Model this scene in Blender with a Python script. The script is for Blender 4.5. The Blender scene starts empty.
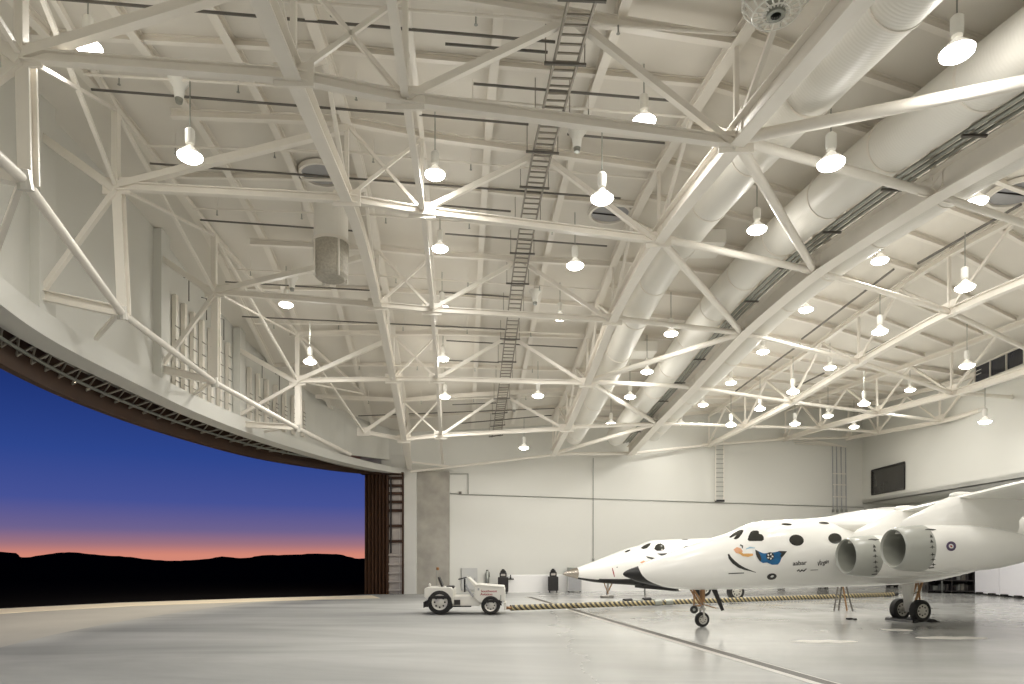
import bpy, math, random
import numpy as np
from mathutils import Vector, Matrix
random.seed(7)
V = Vector
C = bpy.context.scene.collection
F, PX0, PY0, HC = 683.0, 512.0, 555.0, 2.3      # focal length and horizon in photo pixels, eye height in metres

def ray(px, py, Y):
    return V(((px - PX0) / F * Y, Y, HC - (py - PY0) / F * Y))
def floor_at(px, py, z=0.0):
    return ray(px, py, (HC - z) * F / (py - PY0))

# ------------------------------------------------------------------ materials
def mat(name, col, rough=.5, metal=0., var=.06, scale=3., bump=0., spec=.5, coat=0.):
    m = bpy.data.materials.new(name); m.use_nodes = True
    n = m.node_tree.nodes; l = m.node_tree.links
    b = n['Principled BSDF']
    tc = n.new('ShaderNodeTexCoord'); nz = n.new('ShaderNodeTexNoise')
    nz.inputs['Scale'].default_value = scale; nz.inputs['Detail'].default_value = 4
    l.new(tc.outputs['Object'], nz.inputs['Vector'])
    mx = n.new('ShaderNodeMix'); mx.data_type = 'RGBA'
    a = [max(0, c * (1 - var)) for c in col]; c2 = [min(1, c * (1 + var)) for c in col]
    mx.inputs[6].default_value = (*a, 1); mx.inputs[7].default_value = (*c2, 1)
    l.new(nz.outputs['Fac'], mx.inputs[0]); l.new(mx.outputs[2], b.inputs['Base Color'])
    b.inputs['Roughness'].default_value = rough; b.inputs['Metallic'].default_value = metal
    b.inputs['Specular IOR Level'].default_value = spec
    b.inputs['Coat Weight'].default_value = coat
    if bump:
        bp = n.new('ShaderNodeBump'); bp.inputs['Strength'].default_value = bump; bp.inputs['Distance'].default_value = .02
        l.new(nz.outputs['Fac'], bp.inputs['Height']); l.new(bp.outputs['Normal'], b.inputs['Normal'])
    return m

def emit(name, col, s):
    m = bpy.data.materials.new(name); m.use_nodes = True
    n = m.node_tree.nodes; l = m.node_tree.links
    n.remove(n['Principled BSDF']); e = n.new('ShaderNodeEmission')
    e.inputs['Color'].default_value = (*col, 1); e.inputs['Strength'].default_value = s
    l.new(e.outputs[0], n['Material Output'].inputs[0]); return m

M = {}
M['steel'] = mat('painted_steel', (.80, .76, .69), .42, var=.03)
M['deck'] = mat('roof_deck', (.74, .705, .64), .7, var=.04, scale=.8)
M['wall'] = mat('white_wall', (.67, .665, .622), .6, var=.025, scale=.35)
M['wainscot'] = mat('wainscot', (.86, .85, .84), .45, var=.02)
M['duct'] = mat('duct_paint', (.79, .77, .715), .4, var=.03, scale=2)
M['galv'] = mat('galvanised', (.33, .34, .31), .35, .8, var=.2, scale=5)
M['conduit'] = mat('dark_conduit', (.14, .13, .115), .5, .2, var=.2)
M['ladder'] = mat('tray_metal', (.30, .275, .235), .45, .4, var=.15)
M['concrete'] = mat('pier_concrete', (.36, .34, .30), .85, var=.45, scale=1.1, bump=.3)
M['brown'] = mat('brown_door', (.045, .017, .005), .65, var=.25, scale=2)
M['silver'] = mat('door_backing', (.50, .46, .42), .4, .3, var=.15, scale=4)
M['white'] = mat('aircraft_white', (.90, .89, .85), .22, var=.012, coat=.25)
M['inlet'] = mat('inlet_liner', (.27, .275, .24), .45, var=.04)
M['cowl'] = mat('cowl_grey', (.38, .385, .35), .3, var=.03)
M['black'] = mat('black_paint', (.012, .011, .011), .38, var=.3)
M['rubber'] = mat('rubber', (.018, .017, .016), .7, var=.3, scale=8)
M['hub'] = mat('hub_metal', (.62, .60, .55), .35, .4, var=.08)
M['gold'] = mat('hydraulic_bronze', (.38, .22, .11), .4, .5, var=.25, scale=9)
M['steelbare'] = mat('bare_steel', (.45, .43, .40), .3, .9, var=.1)
M['fan'] = mat('fan_face', (.12, .12, .095), .5, .3, var=.2, scale=9)
M['nosemetal'] = mat('nose_metal', (.42, .38, .33), .25, .85, var=.12)
M['glass'] = mat('cockpit_glass', (.035, .035, .03), .06, var=.3)
M['blue'] = mat('livery_blue', (.02, .13, .30), .3, var=.6, scale=4)
M['skyblue'] = mat('livery_pale_blue', (.35, .55, .68), .3, var=.1)
M['tan'] = mat('livery_tan', (.72, .40, .13), .35, var=.25, scale=10)
M['skin'] = mat('livery_salmon', (.75, .40, .24), .35, var=.15)
M['ink'] = mat('livery_ink', (.035, .033, .03), .4, var=.2)
M['red'] = mat('lettering_red', (.36, .03, .04), .5, var=.1)
M['paleink'] = mat('pale_mark', (.78, .78, .75), .4, var=.05)
M['purple'] = mat('emblem_purple', (.09, .06, .12), .4, var=.3)
M['tug'] = mat('tug_white', (.74, .72, .66), .4, var=.03)
M['seatv'] = mat('black_vinyl', (.025, .022, .02), .5, var=.2)
M['boxdark'] = mat('dark_equipment', (.02, .017, .017), .5, var=.4, scale=7)
M['boxgrey'] = mat('grey_box', (.50, .50, .49), .45, var=.05)
M['orange'] = mat('orange_lamp', (.30, .14, .04), .4, var=.2)
M['window'] = mat('dark_window', (.05, .047, .043), .25, var=.3, scale=.8)
M['bluewin'] = mat('night_window', (.02, .022, .035), .15, var=.5)
M['ventgrey'] = mat('vent_grey', (.36, .36, .37), .5, var=.1)
M['mesh'] = mat('wire_mesh', (.42, .39, .33), .6, var=.4, scale=14, bump=.4)
M['trench'] = mat('trench_grate', (.10, .092, .08), .55, .2, var=.2)
M['border'] = mat('trench_border', (.52, .50, .46), .4, var=.06)
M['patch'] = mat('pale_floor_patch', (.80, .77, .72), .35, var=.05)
M['lamp'] = emit('lamp_glow', (1, .95, .84), 30)
def glow_bowl():
    m = mat('lit_prismatic_bowl', (.85, .84, .78), .3); b = m.node_tree.nodes['Principled BSDF']
    b.inputs['Emission Color'].default_value = (1, .94, .82, 1); b.inputs['Emission Strength'].default_value = .5; return m
M['bowl'] = glow_bowl()
M['shade'] = mat('lamp_glass', (.86, .85, .80), .3, var=.02)
M['white_door'] = mat('white_partition', (.80, .79, .83), .4, var=.015)
M['apron'] = mat('apron_concrete', (.50, .48, .43), .7, var=.10, scale=.6)
M['kerb_lit'] = mat('apron_kerb_lit_band', (.86, .77, .60), .7, var=.1)  # kerb paled to cream so its colour carries the floodlit band
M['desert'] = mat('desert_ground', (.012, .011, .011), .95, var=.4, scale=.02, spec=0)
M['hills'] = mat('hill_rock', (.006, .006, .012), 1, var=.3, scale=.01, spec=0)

def floor_mat():
    m = bpy.data.materials.new('polished_concrete'); m.use_nodes = True
    n = m.node_tree.nodes; l = m.node_tree.links; b = n['Principled BSDF']
    tc = n.new('ShaderNodeTexCoord')
    mp = n.new('ShaderNodeMapping'); mp.inputs['Scale'].default_value = (.05, .20, 1)
    l.new(tc.outputs['Object'], mp.inputs['Vector'])
    a = n.new('ShaderNodeTexNoise'); a.inputs['Scale'].default_value = 1.1; a.inputs['Detail'].default_value = 6; a.inputs['Roughness'].default_value = .58
    a.inputs['Distortion'].default_value = .7
    l.new(mp.outputs[0], a.inputs['Vector'])
    f = n.new('ShaderNodeTexNoise'); f.inputs['Scale'].default_value = .55; f.inputs['Detail'].default_value = 5
    l.new(tc.outputs['Object'], f.inputs['Vector'])
    r = n.new('ShaderNodeValToRGB'); e = r.color_ramp.elements
    e[0].position = .30; e[0].color = (.32, .322, .315, 1); e[1].position = .74; e[1].color = (.62, .62, .60, 1)
    k = e.new(.52); k.color = (.455, .457, .442, 1)
    l.new(a.outputs['Fac'], r.inputs[0])
    mx = n.new('ShaderNodeMix'); mx.data_type = 'RGBA'; mx.blend_type = 'OVERLAY'; mx.inputs[0].default_value = .10
    l.new(r.outputs[0], mx.inputs[6]); l.new(f.outputs['Fac'], mx.inputs[7])
    l.new(mx.outputs[2], b.inputs['Base Color'])
    rr = n.new('ShaderNodeMapRange'); rr.inputs['From Min'].default_value = .15; rr.inputs['From Max'].default_value = .9
    rr.inputs['To Min'].default_value = .10; rr.inputs['To Max'].default_value = .24
    l.new(f.outputs['Fac'], rr.inputs[0]); l.new(rr.outputs[0], b.inputs['Roughness'])
    r0 = rr
    sp = n.new('ShaderNodeSeparateXYZ'); l.new(tc.outputs['Object'], sp.inputs[0])      # dusty by the doors, polished further in
    du = n.new('ShaderNodeMapRange'); du.inputs['From Min'].default_value = -4; du.inputs['From Max'].default_value = 5
    du.inputs['To Min'].default_value = .02; du.inputs['To Max'].default_value = .6
    l.new(sp.outputs['X'], du.inputs[0])
    d2 = n.new('ShaderNodeMapRange'); d2.inputs['From Min'].default_value = -5; d2.inputs['From Max'].default_value = 3
    d2.inputs['To Min'].default_value = .6; d2.inputs['To Max'].default_value = 0
    l.new(sp.outputs['X'], d2.inputs[0]); ad = n.new('ShaderNodeMath'); ad.operation = 'ADD'
    l.new(r0.outputs[0], ad.inputs[0]); l.new(d2.outputs[0], ad.inputs[1]); l.new(ad.outputs[0], b.inputs['Roughness'])
    l.new(du.outputs[0], b.inputs['Specular IOR Level'])
    return m
M['floor'] = floor_mat()

def stripe_mat():
    m = bpy.data.materials.new('hazard_stripe'); m.use_nodes = True
    n = m.node_tree.nodes; l = m.node_tree.links; b = n['Principled BSDF']
    tc = n.new('ShaderNodeTexCoord'); w = n.new('ShaderNodeTexWave'); w.wave_type = 'BANDS'; w.bands_direction = 'DIAGONAL'
    w.inputs['Scale'].default_value = 2.6; l.new(tc.outputs['Object'], w.inputs['Vector'])
    r = n.new('ShaderNodeValToRGB'); r.color_ramp.interpolation = 'CONSTANT'
    r.color_ramp.elements[0].color = (.035, .033, .028, 1); r.color_ramp.elements[1].position = .53; r.color_ramp.elements[1].color = (.44, .36, .19, 1)
    l.new(w.outputs['Fac'], r.inputs[0]); l.new(r.outputs[0], b.inputs['Base Color']); b.inputs['Roughness'].default_value = .5
    return m
M['stripe'] = stripe_mat()

def spiral_duct(m):
    n = m.node_tree.nodes; l = m.node_tree.links; b = n['Principled BSDF']
    tc = n.new('ShaderNodeTexCoord'); w = n.new('ShaderNodeTexWave'); w.bands_direction = 'Y'; w.inputs['Scale'].default_value = 4.5
    l.new(tc.outputs['Object'], w.inputs['Vector'])
    bp = n.new('ShaderNodeBump'); bp.inputs['Strength'].default_value = .10; bp.inputs['Distance'].default_value = .02
    l.new(w.outputs['Fac'], bp.inputs['Height']); l.new(bp.outputs[0], b.inputs['Normal'])
spiral_duct(M['duct'])
def deck_seams(m):
    n = m.node_tree.nodes; l = m.node_tree.links; b = n['Principled BSDF']
    tc = n.new('ShaderNodeTexCoord'); w = n.new('ShaderNodeTexWave'); w.bands_direction = 'Y'; w.inputs['Scale'].default_value = .9
    w.wave_profile = 'SAW'
    l.new(tc.outputs['Object'], w.inputs['Vector'])
    bp = n.new('ShaderNodeBump'); bp.inputs['Strength'].default_value = .25; bp.inputs['Distance'].default_value = .03
    l.new(w.outputs['Fac'], bp.inputs['Height']); l.new(bp.outputs[0], b.inputs['Normal'])
deck_seams(M['deck'])

# ------------------------------------------------------------------ object helpers
WL = {}
def tag(o, label=None, cat=None, group=None, kind=None):
    if label: o['label'] = label
    if cat: o['category'] = cat
    if group: o['group'] = group
    if kind: o['kind'] = kind
    return o
def thing(name, label, cat, loc=(0, 0, 0), group=None):
    o = bpy.data.objects.new(name, None); C.objects.link(o); o.location = loc; o.empty_display_size = .2
    WL[o] = V(loc); return tag(o, label, cat, group)

class MB:
    def __init__(s): s.v = []; s.f = []
    def add(s, vs, fs):
        k = len(s.v); s.v += [V(p) for p in vs]; s.f += [tuple(i + k for i in f) for f in fs]; return s
    def box(s, c, size, rz=0., R=None):
        x, y, z = (d / 2 for d in size); R = R or Matrix.Rotation(rz, 3, 'Z'); c = V(c)
        p = [c + R @ V((a * x, b * y, d * z)) for d in (-1, 1) for b in (-1, 1) for a in (-1, 1)]
        return s.add(p, [(0, 2, 3, 1), (4, 5, 7, 6), (0, 1, 5, 4), (2, 6, 7, 3), (0, 4, 6, 2), (1, 3, 7, 5)])
    def rings(s, rs, caps=(True, True), closed=True):
        n = len(rs[0]); vs = [p for r in rs for p in r]; fs = []
        for i in range(len(rs) - 1):
            for j in range(n if closed else n - 1):
                a = i * n + j; b = i * n + (j + 1) % n
                fs.append((a, b, b + n, a + n))
        if closed and caps[0]: fs.append(tuple(range(n - 1, -1, -1)))
        if closed and caps[1]: fs.append(tuple(range((len(rs) - 1) * n, len(rs) * n)))
        return s.add(vs, fs)
    def sweep(s, prof, pts, up=V((0, 0, 1))):
        pts = [V(p) for p in pts]; rs = []
        for i, p in enumerate(pts):
            d = (pts[min(i + 1, len(pts) - 1)] - pts[max(i - 1, 0)]).normalized()
            u = up if abs(d.dot(up)) < .97 else V((0, 1, 0))
            side = d.cross(u).normalized(); uu = side.cross(d).normalized()
            rs.append([p + side * a + uu * b for a, b in prof])
        return s.rings(rs)
    def tube(s, pts, r, n=10):
        return s.sweep([(r * math.cos(2 * math.pi * k / n), r * math.sin(2 * math.pi * k / n)) for k in range(n)], pts)
    def bar(s, p, q, w, h): return s.sweep([(-w / 2, -h / 2), (w / 2, -h / 2), (w / 2, h / 2), (-w / 2, h / 2)], [p, q])
    def lathe(s, prof, o, ax, n=28, caps=(False, False)):
        ax = V(ax).normalized(); t = V((0, 0, 1)) if abs(ax.z) < .9 else V((1, 0, 0))
        e1 = ax.cross(t).normalized(); e2 = ax.cross(e1)
        rs = [[V(o) + ax * a + (e1 * math.cos(2 * math.pi * k / n) + e2 * math.sin(2 * math.pi * k / n)) * r for k in range(n)] for a, r in prof]
        return s.rings(rs, caps)
    def prism(s, poly, depth):         # poly: list of 3-D points, depth: vector
        n = len(poly); d = V(depth)
        return s.rings([[V(p) for p in poly], [V(p) + d for p in poly]])
    def build(s, name, m, parent=None, smooth=False, bevel=0.):
        me = bpy.data.meshes.new(name); off = WL[parent] if parent else V((0, 0, 0))
        me.from_pydata([tuple(p - off) for p in s.v], [], s.f); me.update()
        me.materials.append(M[m] if isinstance(m, str) else m)
        import bmesh
        bm = bmesh.new(); bm.from_mesh(me); bmesh.ops.recalc_face_normals(bm, faces=bm.faces); bm.to_mesh(me); bm.free()
        if smooth: me.shade_smooth(); 
        if smooth: me.set_sharp_from_angle(angle=math.radians(38))
        o = bpy.data.objects.new(name, me); C.objects.link(o)
        if parent: o.parent = parent
        WL[o] = off
        if bevel:
            b = o.modifiers.new('bevel', 'BEVEL'); b.width = bevel; b.segments = 2; b.limit_method = 'ANGLE'
        return o
def IP(w, h, t=.03):    # I-section, origin at the underside
    a = w / 2; c = t / 2
    return [(-a, 0), (a, 0), (a, t), (c, t), (c, h - t), (a, h - t), (a, h), (-a, h), (-a, h - t), (-c, h - t), (-c, t), (-a, t)]
def copy_tree(o, loc, label=None):
    r = o.copy(); C.objects.link(r); r.location = loc; WL[r] = V(loc)
    for ch in list(o.children):
        c = ch.copy(); C.objects.link(c); c.parent = r
        for g in list(ch.children):
            d = g.copy(); C.objects.link(d); d.parent = c
    if label: r['label'] = label
    return r
ORD = ['first', 'second', 'third', 'fourth', 'fifth', 'sixth', 'seventh', 'eighth', 'ninth', 'tenth', 'eleventh', 'twelfth',
       'thirteenth', 'fourteenth', 'fifteenth', 'sixteenth', 'seventeenth', 'eighteenth', 'nineteenth', 'twentieth']

# ------------------------------------------------------------------ roof shape: long trusses lie in planes X = s - SK*Y
SK = .0761
TR = {  # underside of each long truss: s, [(Y, Z)]
 'T0': (-9.4, [(-8, 9.6), (4, 10.2), (11.9, 10.9), (17.5, 11.65), (24.1, 11.45), (29.6, 9.75), (35, 8.3), (41, 7.2)]),
 'T1': (-2.9, [(-8, 9.4), (5, 9.8), (9.8, 10.27), (13.76, 10.8), (17.4, 11.35), (19.6, 11.55), (22.3, 11.33), (26.1, 10.7), (29.6, 9.84), (33.6, 8.75), (36.7, 7.8), (40, 7.1), (45, 6.6)]),
 'T3': (5.5, [(-8, 9.2), (5, 9.3), (9.25, 9.82), (13.1, 10.37), (18, 10.9), (21, 11.0), (24.7, 10.72), (28.9, 9.75), (32.7, 8.98), (40.4, 8.1), (46, 7.8)]),
 'T4': (10.7, [(-8, 8.8), (5, 9.0), (9, 9.4), (12.96, 9.98), (15.45, 10.33), (20.6, 10.75), (25.9, 10.6), (31.4, 9.85), (37.1, 9.3), (43, 8.5), (48, 8.2)]),
 'T5': (16.4, [(-8, 9.2), (10, 9.4), (13, 9.7), (19.86, 10.15), (22.9, 10.35), (28.1, 10.1), (33.8, 9.7), (39.3, 9.55), (45, 9.4), (50, 9.3)]),
 'T6': (22.1, [(-8, 9.0), (20, 9.2), (26.8, 9.35), (30.7, 9.4), (36.2, 9.67), (41.9, 9.95), (46.4, 10.04), (52, 10.1)]),
 'T7': (26.9, [(-8, 9.6), (20, 9.9), (30, 9.85), (37.5, 9.6), (47.5, 10.3), (52, 10.4)]),
}
_Yg = np.arange(-10, 54, .25)
ZT = {}
for k_, (s_, pl) in TR.items():
    z = np.interp(_Yg, [p[0] for p in pl], [p[1] for p in pl])
    ker = np.exp(-.5 * (np.arange(-12, 13) * .25 / 1.1) ** 2); ker /= ker.sum()
    ZT[k_] = np.convolve(np.pad(z, 12, mode='edge'), ker, 'valid')
_keys = ['T0', 'T1', 'T3', 'T4', 'T5', 'T6', 'T7']; _ss = [TR[k][0] for k in _keys]
def zb(X, Y):
    s = X + SK * Y
    return float(np.interp(s, _ss, [np.interp(Y, _Yg, ZT[k]) for k in _keys]))
def P(s, Y, dz=0.):
    X = s - SK * Y
    return V((X, Y, zb(X, Y) + dz))
DECK = 2.42
NODE = {'T1': [6.4, 11.9, 17.5, 24.1, 29.6, 35.4, 39.6], 'T2': [6.8, 12.5, 18, 24.3, 29.5, 35.2, 39.8],
        'T3': [8.3, 13.6, 18.9, 24.6, 29.5, 35.1, 40.4], 'T4': [10, 15.45, 20.6, 25.9, 31.4, 37.1, 43],
        'T5': [12, 17.5, 22.9, 28.1, 33.8, 39.3, 45], 'T6': [14.5, 20, 25.4, 30.7, 36.2, 41.9, 46.4], 'T7': [17, 22.5, 28, 33, 38.3, 44, 47.3]}
SX = dict([(k, v[0]) for k, v in TR.items()]); SX['T2'] = -1.0
# the edge row beside the door (measured nodes, upper / lower)
T0U = [V((-8.1, 6.4, 10.4)), V((-8.55, 11.9, 10.9)), V((-10.15, 17.5, 11.65)), V((-10.5, 24.1, 11.5)), V((-9.3, 29.6, 9.75)), V((-7.6, 35.0, 8.5))]
T0L = [V((-8.0, 6.4, 8.9)), V((-8.5, 11.9, 8.83)), V((-10.0, 17.5, 8.5)), V((-10.5, 24.1, 8.4)), V((-9.3, 29.6, 7.8)), V((-8.3, 35.0, 7.45))]
DOORC = [(-8.2, -8), (-8.6, 0), (-9.6, 6), (-11.3, 12), (-12.7, 16.9), (-13.4, 21.4), (-13.4, 26.75), (-12.45, 33.1), (-10.2, 37.7), (-8.2, 39.9)]   # outer door line in plan
INNER = [(-7.0, -8, 7.9), (-7.4, 0, 7.9), (-8.4, 6, 7.85), (-10.1, 11.5, 7.8), (-11.15, 14.8, 7.78), (-11.7, 17.6, 7.75), (-11.95, 21.7, 7.75), (-11.95, 26.2, 7.7), (-11.35, 30.5, 7.6), (-10.4, 34, 7.48), (-8.95, 37, 7.28), (-7.2, 39.2, 7.1), (-6.2, 39.8, 7.05)]
def smooth(pts, n=6):
    out = []
    for i in range(len(pts) - 1):
        p0 = pts[max(i - 1, 0)]; p1 = pts[i]; p2 = pts[i + 1]; p3 = pts[min(i + 2, len(pts) - 1)]
        for k in range(n):
            t = k / n
            out.append(tuple(.5 * (2 * b + (c - a) * t + (2 * a - 5 * b + 4 * c - d) * t * t + (3 * b - a - 3 * c + d) * t ** 3) for a, b, c, d in zip(p0, p1, p2, p3)))
    out.append(tuple(pts[-1])); return out
DOORS = smooth(DOORC); INN = smooth(INNER)

# ------------------------------------------------------------------ setting: floor, outside, walls, roof
def struct(mb, name, m, **k): return tag(mb.build(name, m, **k), kind='structure')
BW0, BWS = 41.8, .27                       # far wall line Y = BW0 + BWS*X
CORN = V((24.9, BW0 + BWS * 24.9, 0)); RD = V((-.0545, -1, 0))
def rw(Y, off=0.): return 24 + (Y - 32) * .0545 + off    # upper right wall plane

mb = MB(); poly = [(x, y, 0) for x, y in DOORS] + [(-5.6, 40.3, 0), (CORN.x, CORN.y, 0), (34, 51, 0), (34, -8, 0)]
mb.add(poly, [tuple(range(len(poly)))]); struct(mb, 'floor', 'floor')
# apron outside the doors
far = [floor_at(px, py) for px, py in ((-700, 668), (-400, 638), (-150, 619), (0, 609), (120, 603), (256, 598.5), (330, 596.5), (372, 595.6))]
apr = [(x, y, -.004) for x, y in reversed(DOORS)] + [(-40, -8, -.004)] + [(p.x, p.y, -.004) for p in far]
mb = MB().add(apr, [tuple(range(len(apr)))]); struct(mb, 'ground_apron', 'apron')
mb = MB().sweep([(-.1, -.05), (2.6, -.05), (2.6, .012), (-.1, .012)], [(p.x, p.y, .0) for p in far]); struct(mb, 'trim_kerb_lit_band', 'kerb_lit')  # kerb strip widened to paint in the bright floodlit edge of the apron
mb = MB(); rs = []
for d, z in ((-1, -.05), (120, -2.0), (500, -4.5), (1500, -9.0)):
    rs.append([V((math.sin(a) * (d + 6), max(math.cos(a) * (d + 6), -50) if d < 0 else math.cos(a) * d + 6, z)) for a in [math.radians(-100 + 7 * i) for i in range(0, 28)]])
rs = rs[1:]
inner = [V((-60, -30, -.06)) + V((i * 4.2, 30 + i * 1.2, 0)) for i in range(28)]
rs = [[V((-45 + 3.6 * i, -20 + 2.5 * i, -.06)) for i in range(28)]] + rs
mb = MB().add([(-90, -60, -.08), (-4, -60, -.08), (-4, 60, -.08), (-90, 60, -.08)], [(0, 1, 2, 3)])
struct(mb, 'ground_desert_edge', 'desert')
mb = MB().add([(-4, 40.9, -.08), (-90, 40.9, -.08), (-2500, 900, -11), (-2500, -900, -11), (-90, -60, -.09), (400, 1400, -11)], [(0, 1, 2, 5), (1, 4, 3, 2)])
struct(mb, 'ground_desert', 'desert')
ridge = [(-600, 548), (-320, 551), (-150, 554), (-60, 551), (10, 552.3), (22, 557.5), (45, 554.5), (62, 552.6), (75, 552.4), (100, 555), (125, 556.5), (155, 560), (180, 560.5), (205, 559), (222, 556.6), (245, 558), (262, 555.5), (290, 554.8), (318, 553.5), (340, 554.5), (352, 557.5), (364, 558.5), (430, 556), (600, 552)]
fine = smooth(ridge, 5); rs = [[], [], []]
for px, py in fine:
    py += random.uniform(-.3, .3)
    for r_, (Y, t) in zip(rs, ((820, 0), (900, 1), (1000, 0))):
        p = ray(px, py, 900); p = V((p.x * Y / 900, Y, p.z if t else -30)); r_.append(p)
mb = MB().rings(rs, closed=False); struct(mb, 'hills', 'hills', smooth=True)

# far wall, pier, column
def wall_strip(pts, zlo, ztop, thick, name, m='wall'):     # pts in plan; ztop(x,y)
    mb = MB(); n = len(pts); a = []; b = []
    for x, y in pts: a.append((V((x, y, zlo)), V((x, y, ztop(x, y)))))
    for (x, y), t in zip(pts, thick if isinstance(thick, list) else [thick] * n): b.append((V((x, y, zlo)) + V(t), V((x, y, ztop(x, y))) + V(t)))
    mb.rings([[p[0], p[1], q[1], q[0]] for p, q in zip(a, b)]); return struct(mb, name, m)
rooftop = lambda x, y: zb(x, y) + DECK + .1
wall_strip([(x, BW0 + BWS * x) for x in np.linspace(-6.6, CORN.x + .1, 40)], 0, rooftop, (0.0, .4, 0), 'wall_far')
mb = MB(); a = V((-.25, BW0 - BWS * .25, 0)); b = V((28.4, BW0 + BWS * 28.4, 0)); d = (b - a).normalized(); nrm = V((d.y, -d.x, 0))
mb.prism([a + nrm * .06, a + nrm * .06 + V((0, 0, 1.05)), a + V((0, 0, 1.08)), a], b - a); struct(mb, 'baseboard_far', 'wainscot')
# upper right wall and mezzanine soffit
RY = list(np.linspace(CORN.y, -8, 40))
wall_strip([(rw(y), y) for y in RY], 5.96, rooftop, (.4, 0, 0), 'wall_right')
mb = MB(); mb.prism([(rw(CORN.y), CORN.y, 5.96), (rw(CORN.y) + 4, CORN.y + 1, 5.96), (rw(CORN.y) + 4, CORN.y + 1, 6.2), (rw(CORN.y), CORN.y, 6.2)], (RD * 57)); struct(mb, 'ceiling_mezzanine', 'wall')
mb = MB(); mb.prism([(28.2, 50.2, 0), (28.2, 50.2, 6.2), (28.5, 50.2, 6.2), (28.5, 50.2, 0)], (RD * 58)); struct(mb, 'wall_recess', 'wall')
wall_strip([(22, -8), (-8.5, -8)], 0, rooftop, (0, -.4, 0), 'wall_near')
wall_strip([(22, -8), (29, -8)], 0, lambda x, y: 6.3, (0, -.4, 0), 'wall_near_low')
mb = MB(); mb.box((28.6, -.5, 3.1), (.3, .3, .2))
wall_strip([(CORN.x, CORN.y), (28.9, BW0 + BWS * 28.9)], 0, lambda x, y: 6.2, (0, .4, 0), 'wall_recess_end')
# roof deck
sg = list(np.linspace(-15, 31, 47)); yg = list(np.linspace(-9, 53, 63)); mb = MB()
lo = [[P(s, y, DECK) for s in sg] for y in yg]; mb.rings(lo, closed=False)
roof = struct(mb, 'ceiling', 'deck', smooth=True)
so = roof.modifiers.new('thick', 'SOLIDIFY'); so.thickness = .25; so.offset = 1
# upper wall over the doors
wl = [(x + (-.35), y) for x, y in DOORS if y < 38]
WLc = [(x - .55, y) for (x, y, z) in INN]
wall_strip([(x, y) for x, y in WLc[:-3]] + [(-7.2, 39.9)], 7.85, rooftop, (-.25, 0, 0), 'wall_left')
wall_strip([(-7.6, 39.75), (-3.7, 40.85)], 7.0, rooftop, (0, .3, 0), 'wall_far_return')
mb = MB(); rs = []
for i, (x, y, z) in enumerate(INN):
    h = .62 if y < 31 else max(.3, .62 - (y - 31) * .036)
    rs.append([V((x, y, z)), V((x, y, z + h)), V((x - .75, y, z + h)), V((x - .75, y, z))])
mb.rings(rs); struct(mb, 'trim_fascia', 'wall')
# pilasters on that wall
for px, Y, z0 in ((12, 17.6, 8.2), (140, 24.2, 8.2), (236, 29.8, 8.1)):
    x = min(DOORS, key=lambda p: abs(p[1] - Y))[0] if 0 else float(np.interp(Y, [p[1] for p in WLc], [p[0] for p in WLc]))
    mb = MB().box((x + .14, Y, (z0 + zb(x, Y) + DECK) / 2), (.3, .62, zb(x, Y) + DECK - z0)); struct(mb, 'wall_left_pilaster', 'wall')
mb = MB().box((-5.95, 40.15, 3.62), (.72, .6, 7.24)); struct(mb, 'column_white', 'wall', bevel=.02)
pr = [(-5.62, 40.2), (-3.72, 40.55)]
mb = MB().prism([(-5.58, 40.1, 0), (-3.72, 40.45, 0), (-3.72, 40.9, 0), (-5.58, 40.6, 0)], (0, 0, 7.25)); struct(mb, 'column_concrete', 'concrete')

# door track lattice and door leading edge
t = thing('door_track', 'dark steel lattice door track following the curve above the open hangar doorway', 'door track', (-13.0, 22, 7.0))
out = [V((x, y, 7.0 if y < 31 else 7.0 - .0 * (y - 31))) for x, y in DOORS]
inn2 = [V((float(np.interp(p.y, [q[1] for q in INN], [q[0] for q in INN])) - .78, p.y, float(np.interp(p.y, [q[1] for q in INN], [q[2] for q in INN])) + .02)) for p in out]
mb = MB().sweep([(-.12, 0), (.12, 0), (.12, .28), (-.12, .28)], out); mb.build('lower_rail', 'brown', t)
mb = MB().sweep([(-.05, .3), (.05, .3), (.05, .62), (-.05, .62)], out); mb.build('upper_rail', 'brown', t)
mb = MB().tube([p + V((.32, 0, .5)) for p in out], .05, 6); mb.build('galvanised_rail', 'galv', t)
mb = MB(); kk = 0
zlim = lambda y: float(np.interp(y, [q[1] for q in INN], [q[2] for q in INN])) + (.62 if y < 31 else max(.3, .62 - (y - 31) * .036)) - .12
for i in range(10, len(out) - 3):
    if out[i].y > 34: continue
    p, q = out[i], inn2[i]; p2, q2 = out[i + 1], inn2[i + 1]
    a0 = p + V((.05, 0, .45)); b0 = q + V((0, 0, .1))
    mb.tube([a0, b0 + (p2 - p) * .5], .035, 5); mb.tube([b0 + (p2 - p) * .5, p2 + V((.05, 0, .45))], .03, 5)
    mb.tube([p + V((.05, 0, .8)), q + V((0, 0, .55))], .03, 5)
mb.build('lattice', 'ladder', t)
mb = MB().rings([[V((p.x + .1, p.y, min(p.z + .95, zlim(p.y) - .1))), V((q.x - .05, q.y, min(q.z + .85, zlim(p.y) - .1))), V((q.x - .05, q.y, min(q.z + .95, zlim(p.y)))), V((p.x + .1, p.y, min(p.z + 1.05, zlim(p.y))))] for p, q in zip(out, inn2)]); mb.build('track_cover', 'concrete', t)
mb = MB().rings([[p + V((-.05, 0, .05)), p + V((-.15, 0, .05)), V((p.x - .15, p.y, min(p.z + 1.6, zlim(p.y) if p.y > 33 else 99))), V((p.x - .05, p.y, min(p.z + 1.6, zlim(p.y) if p.y > 33 else 99)))] for p in out]); mb.build('outer_plate', 'brown', t)

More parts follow.
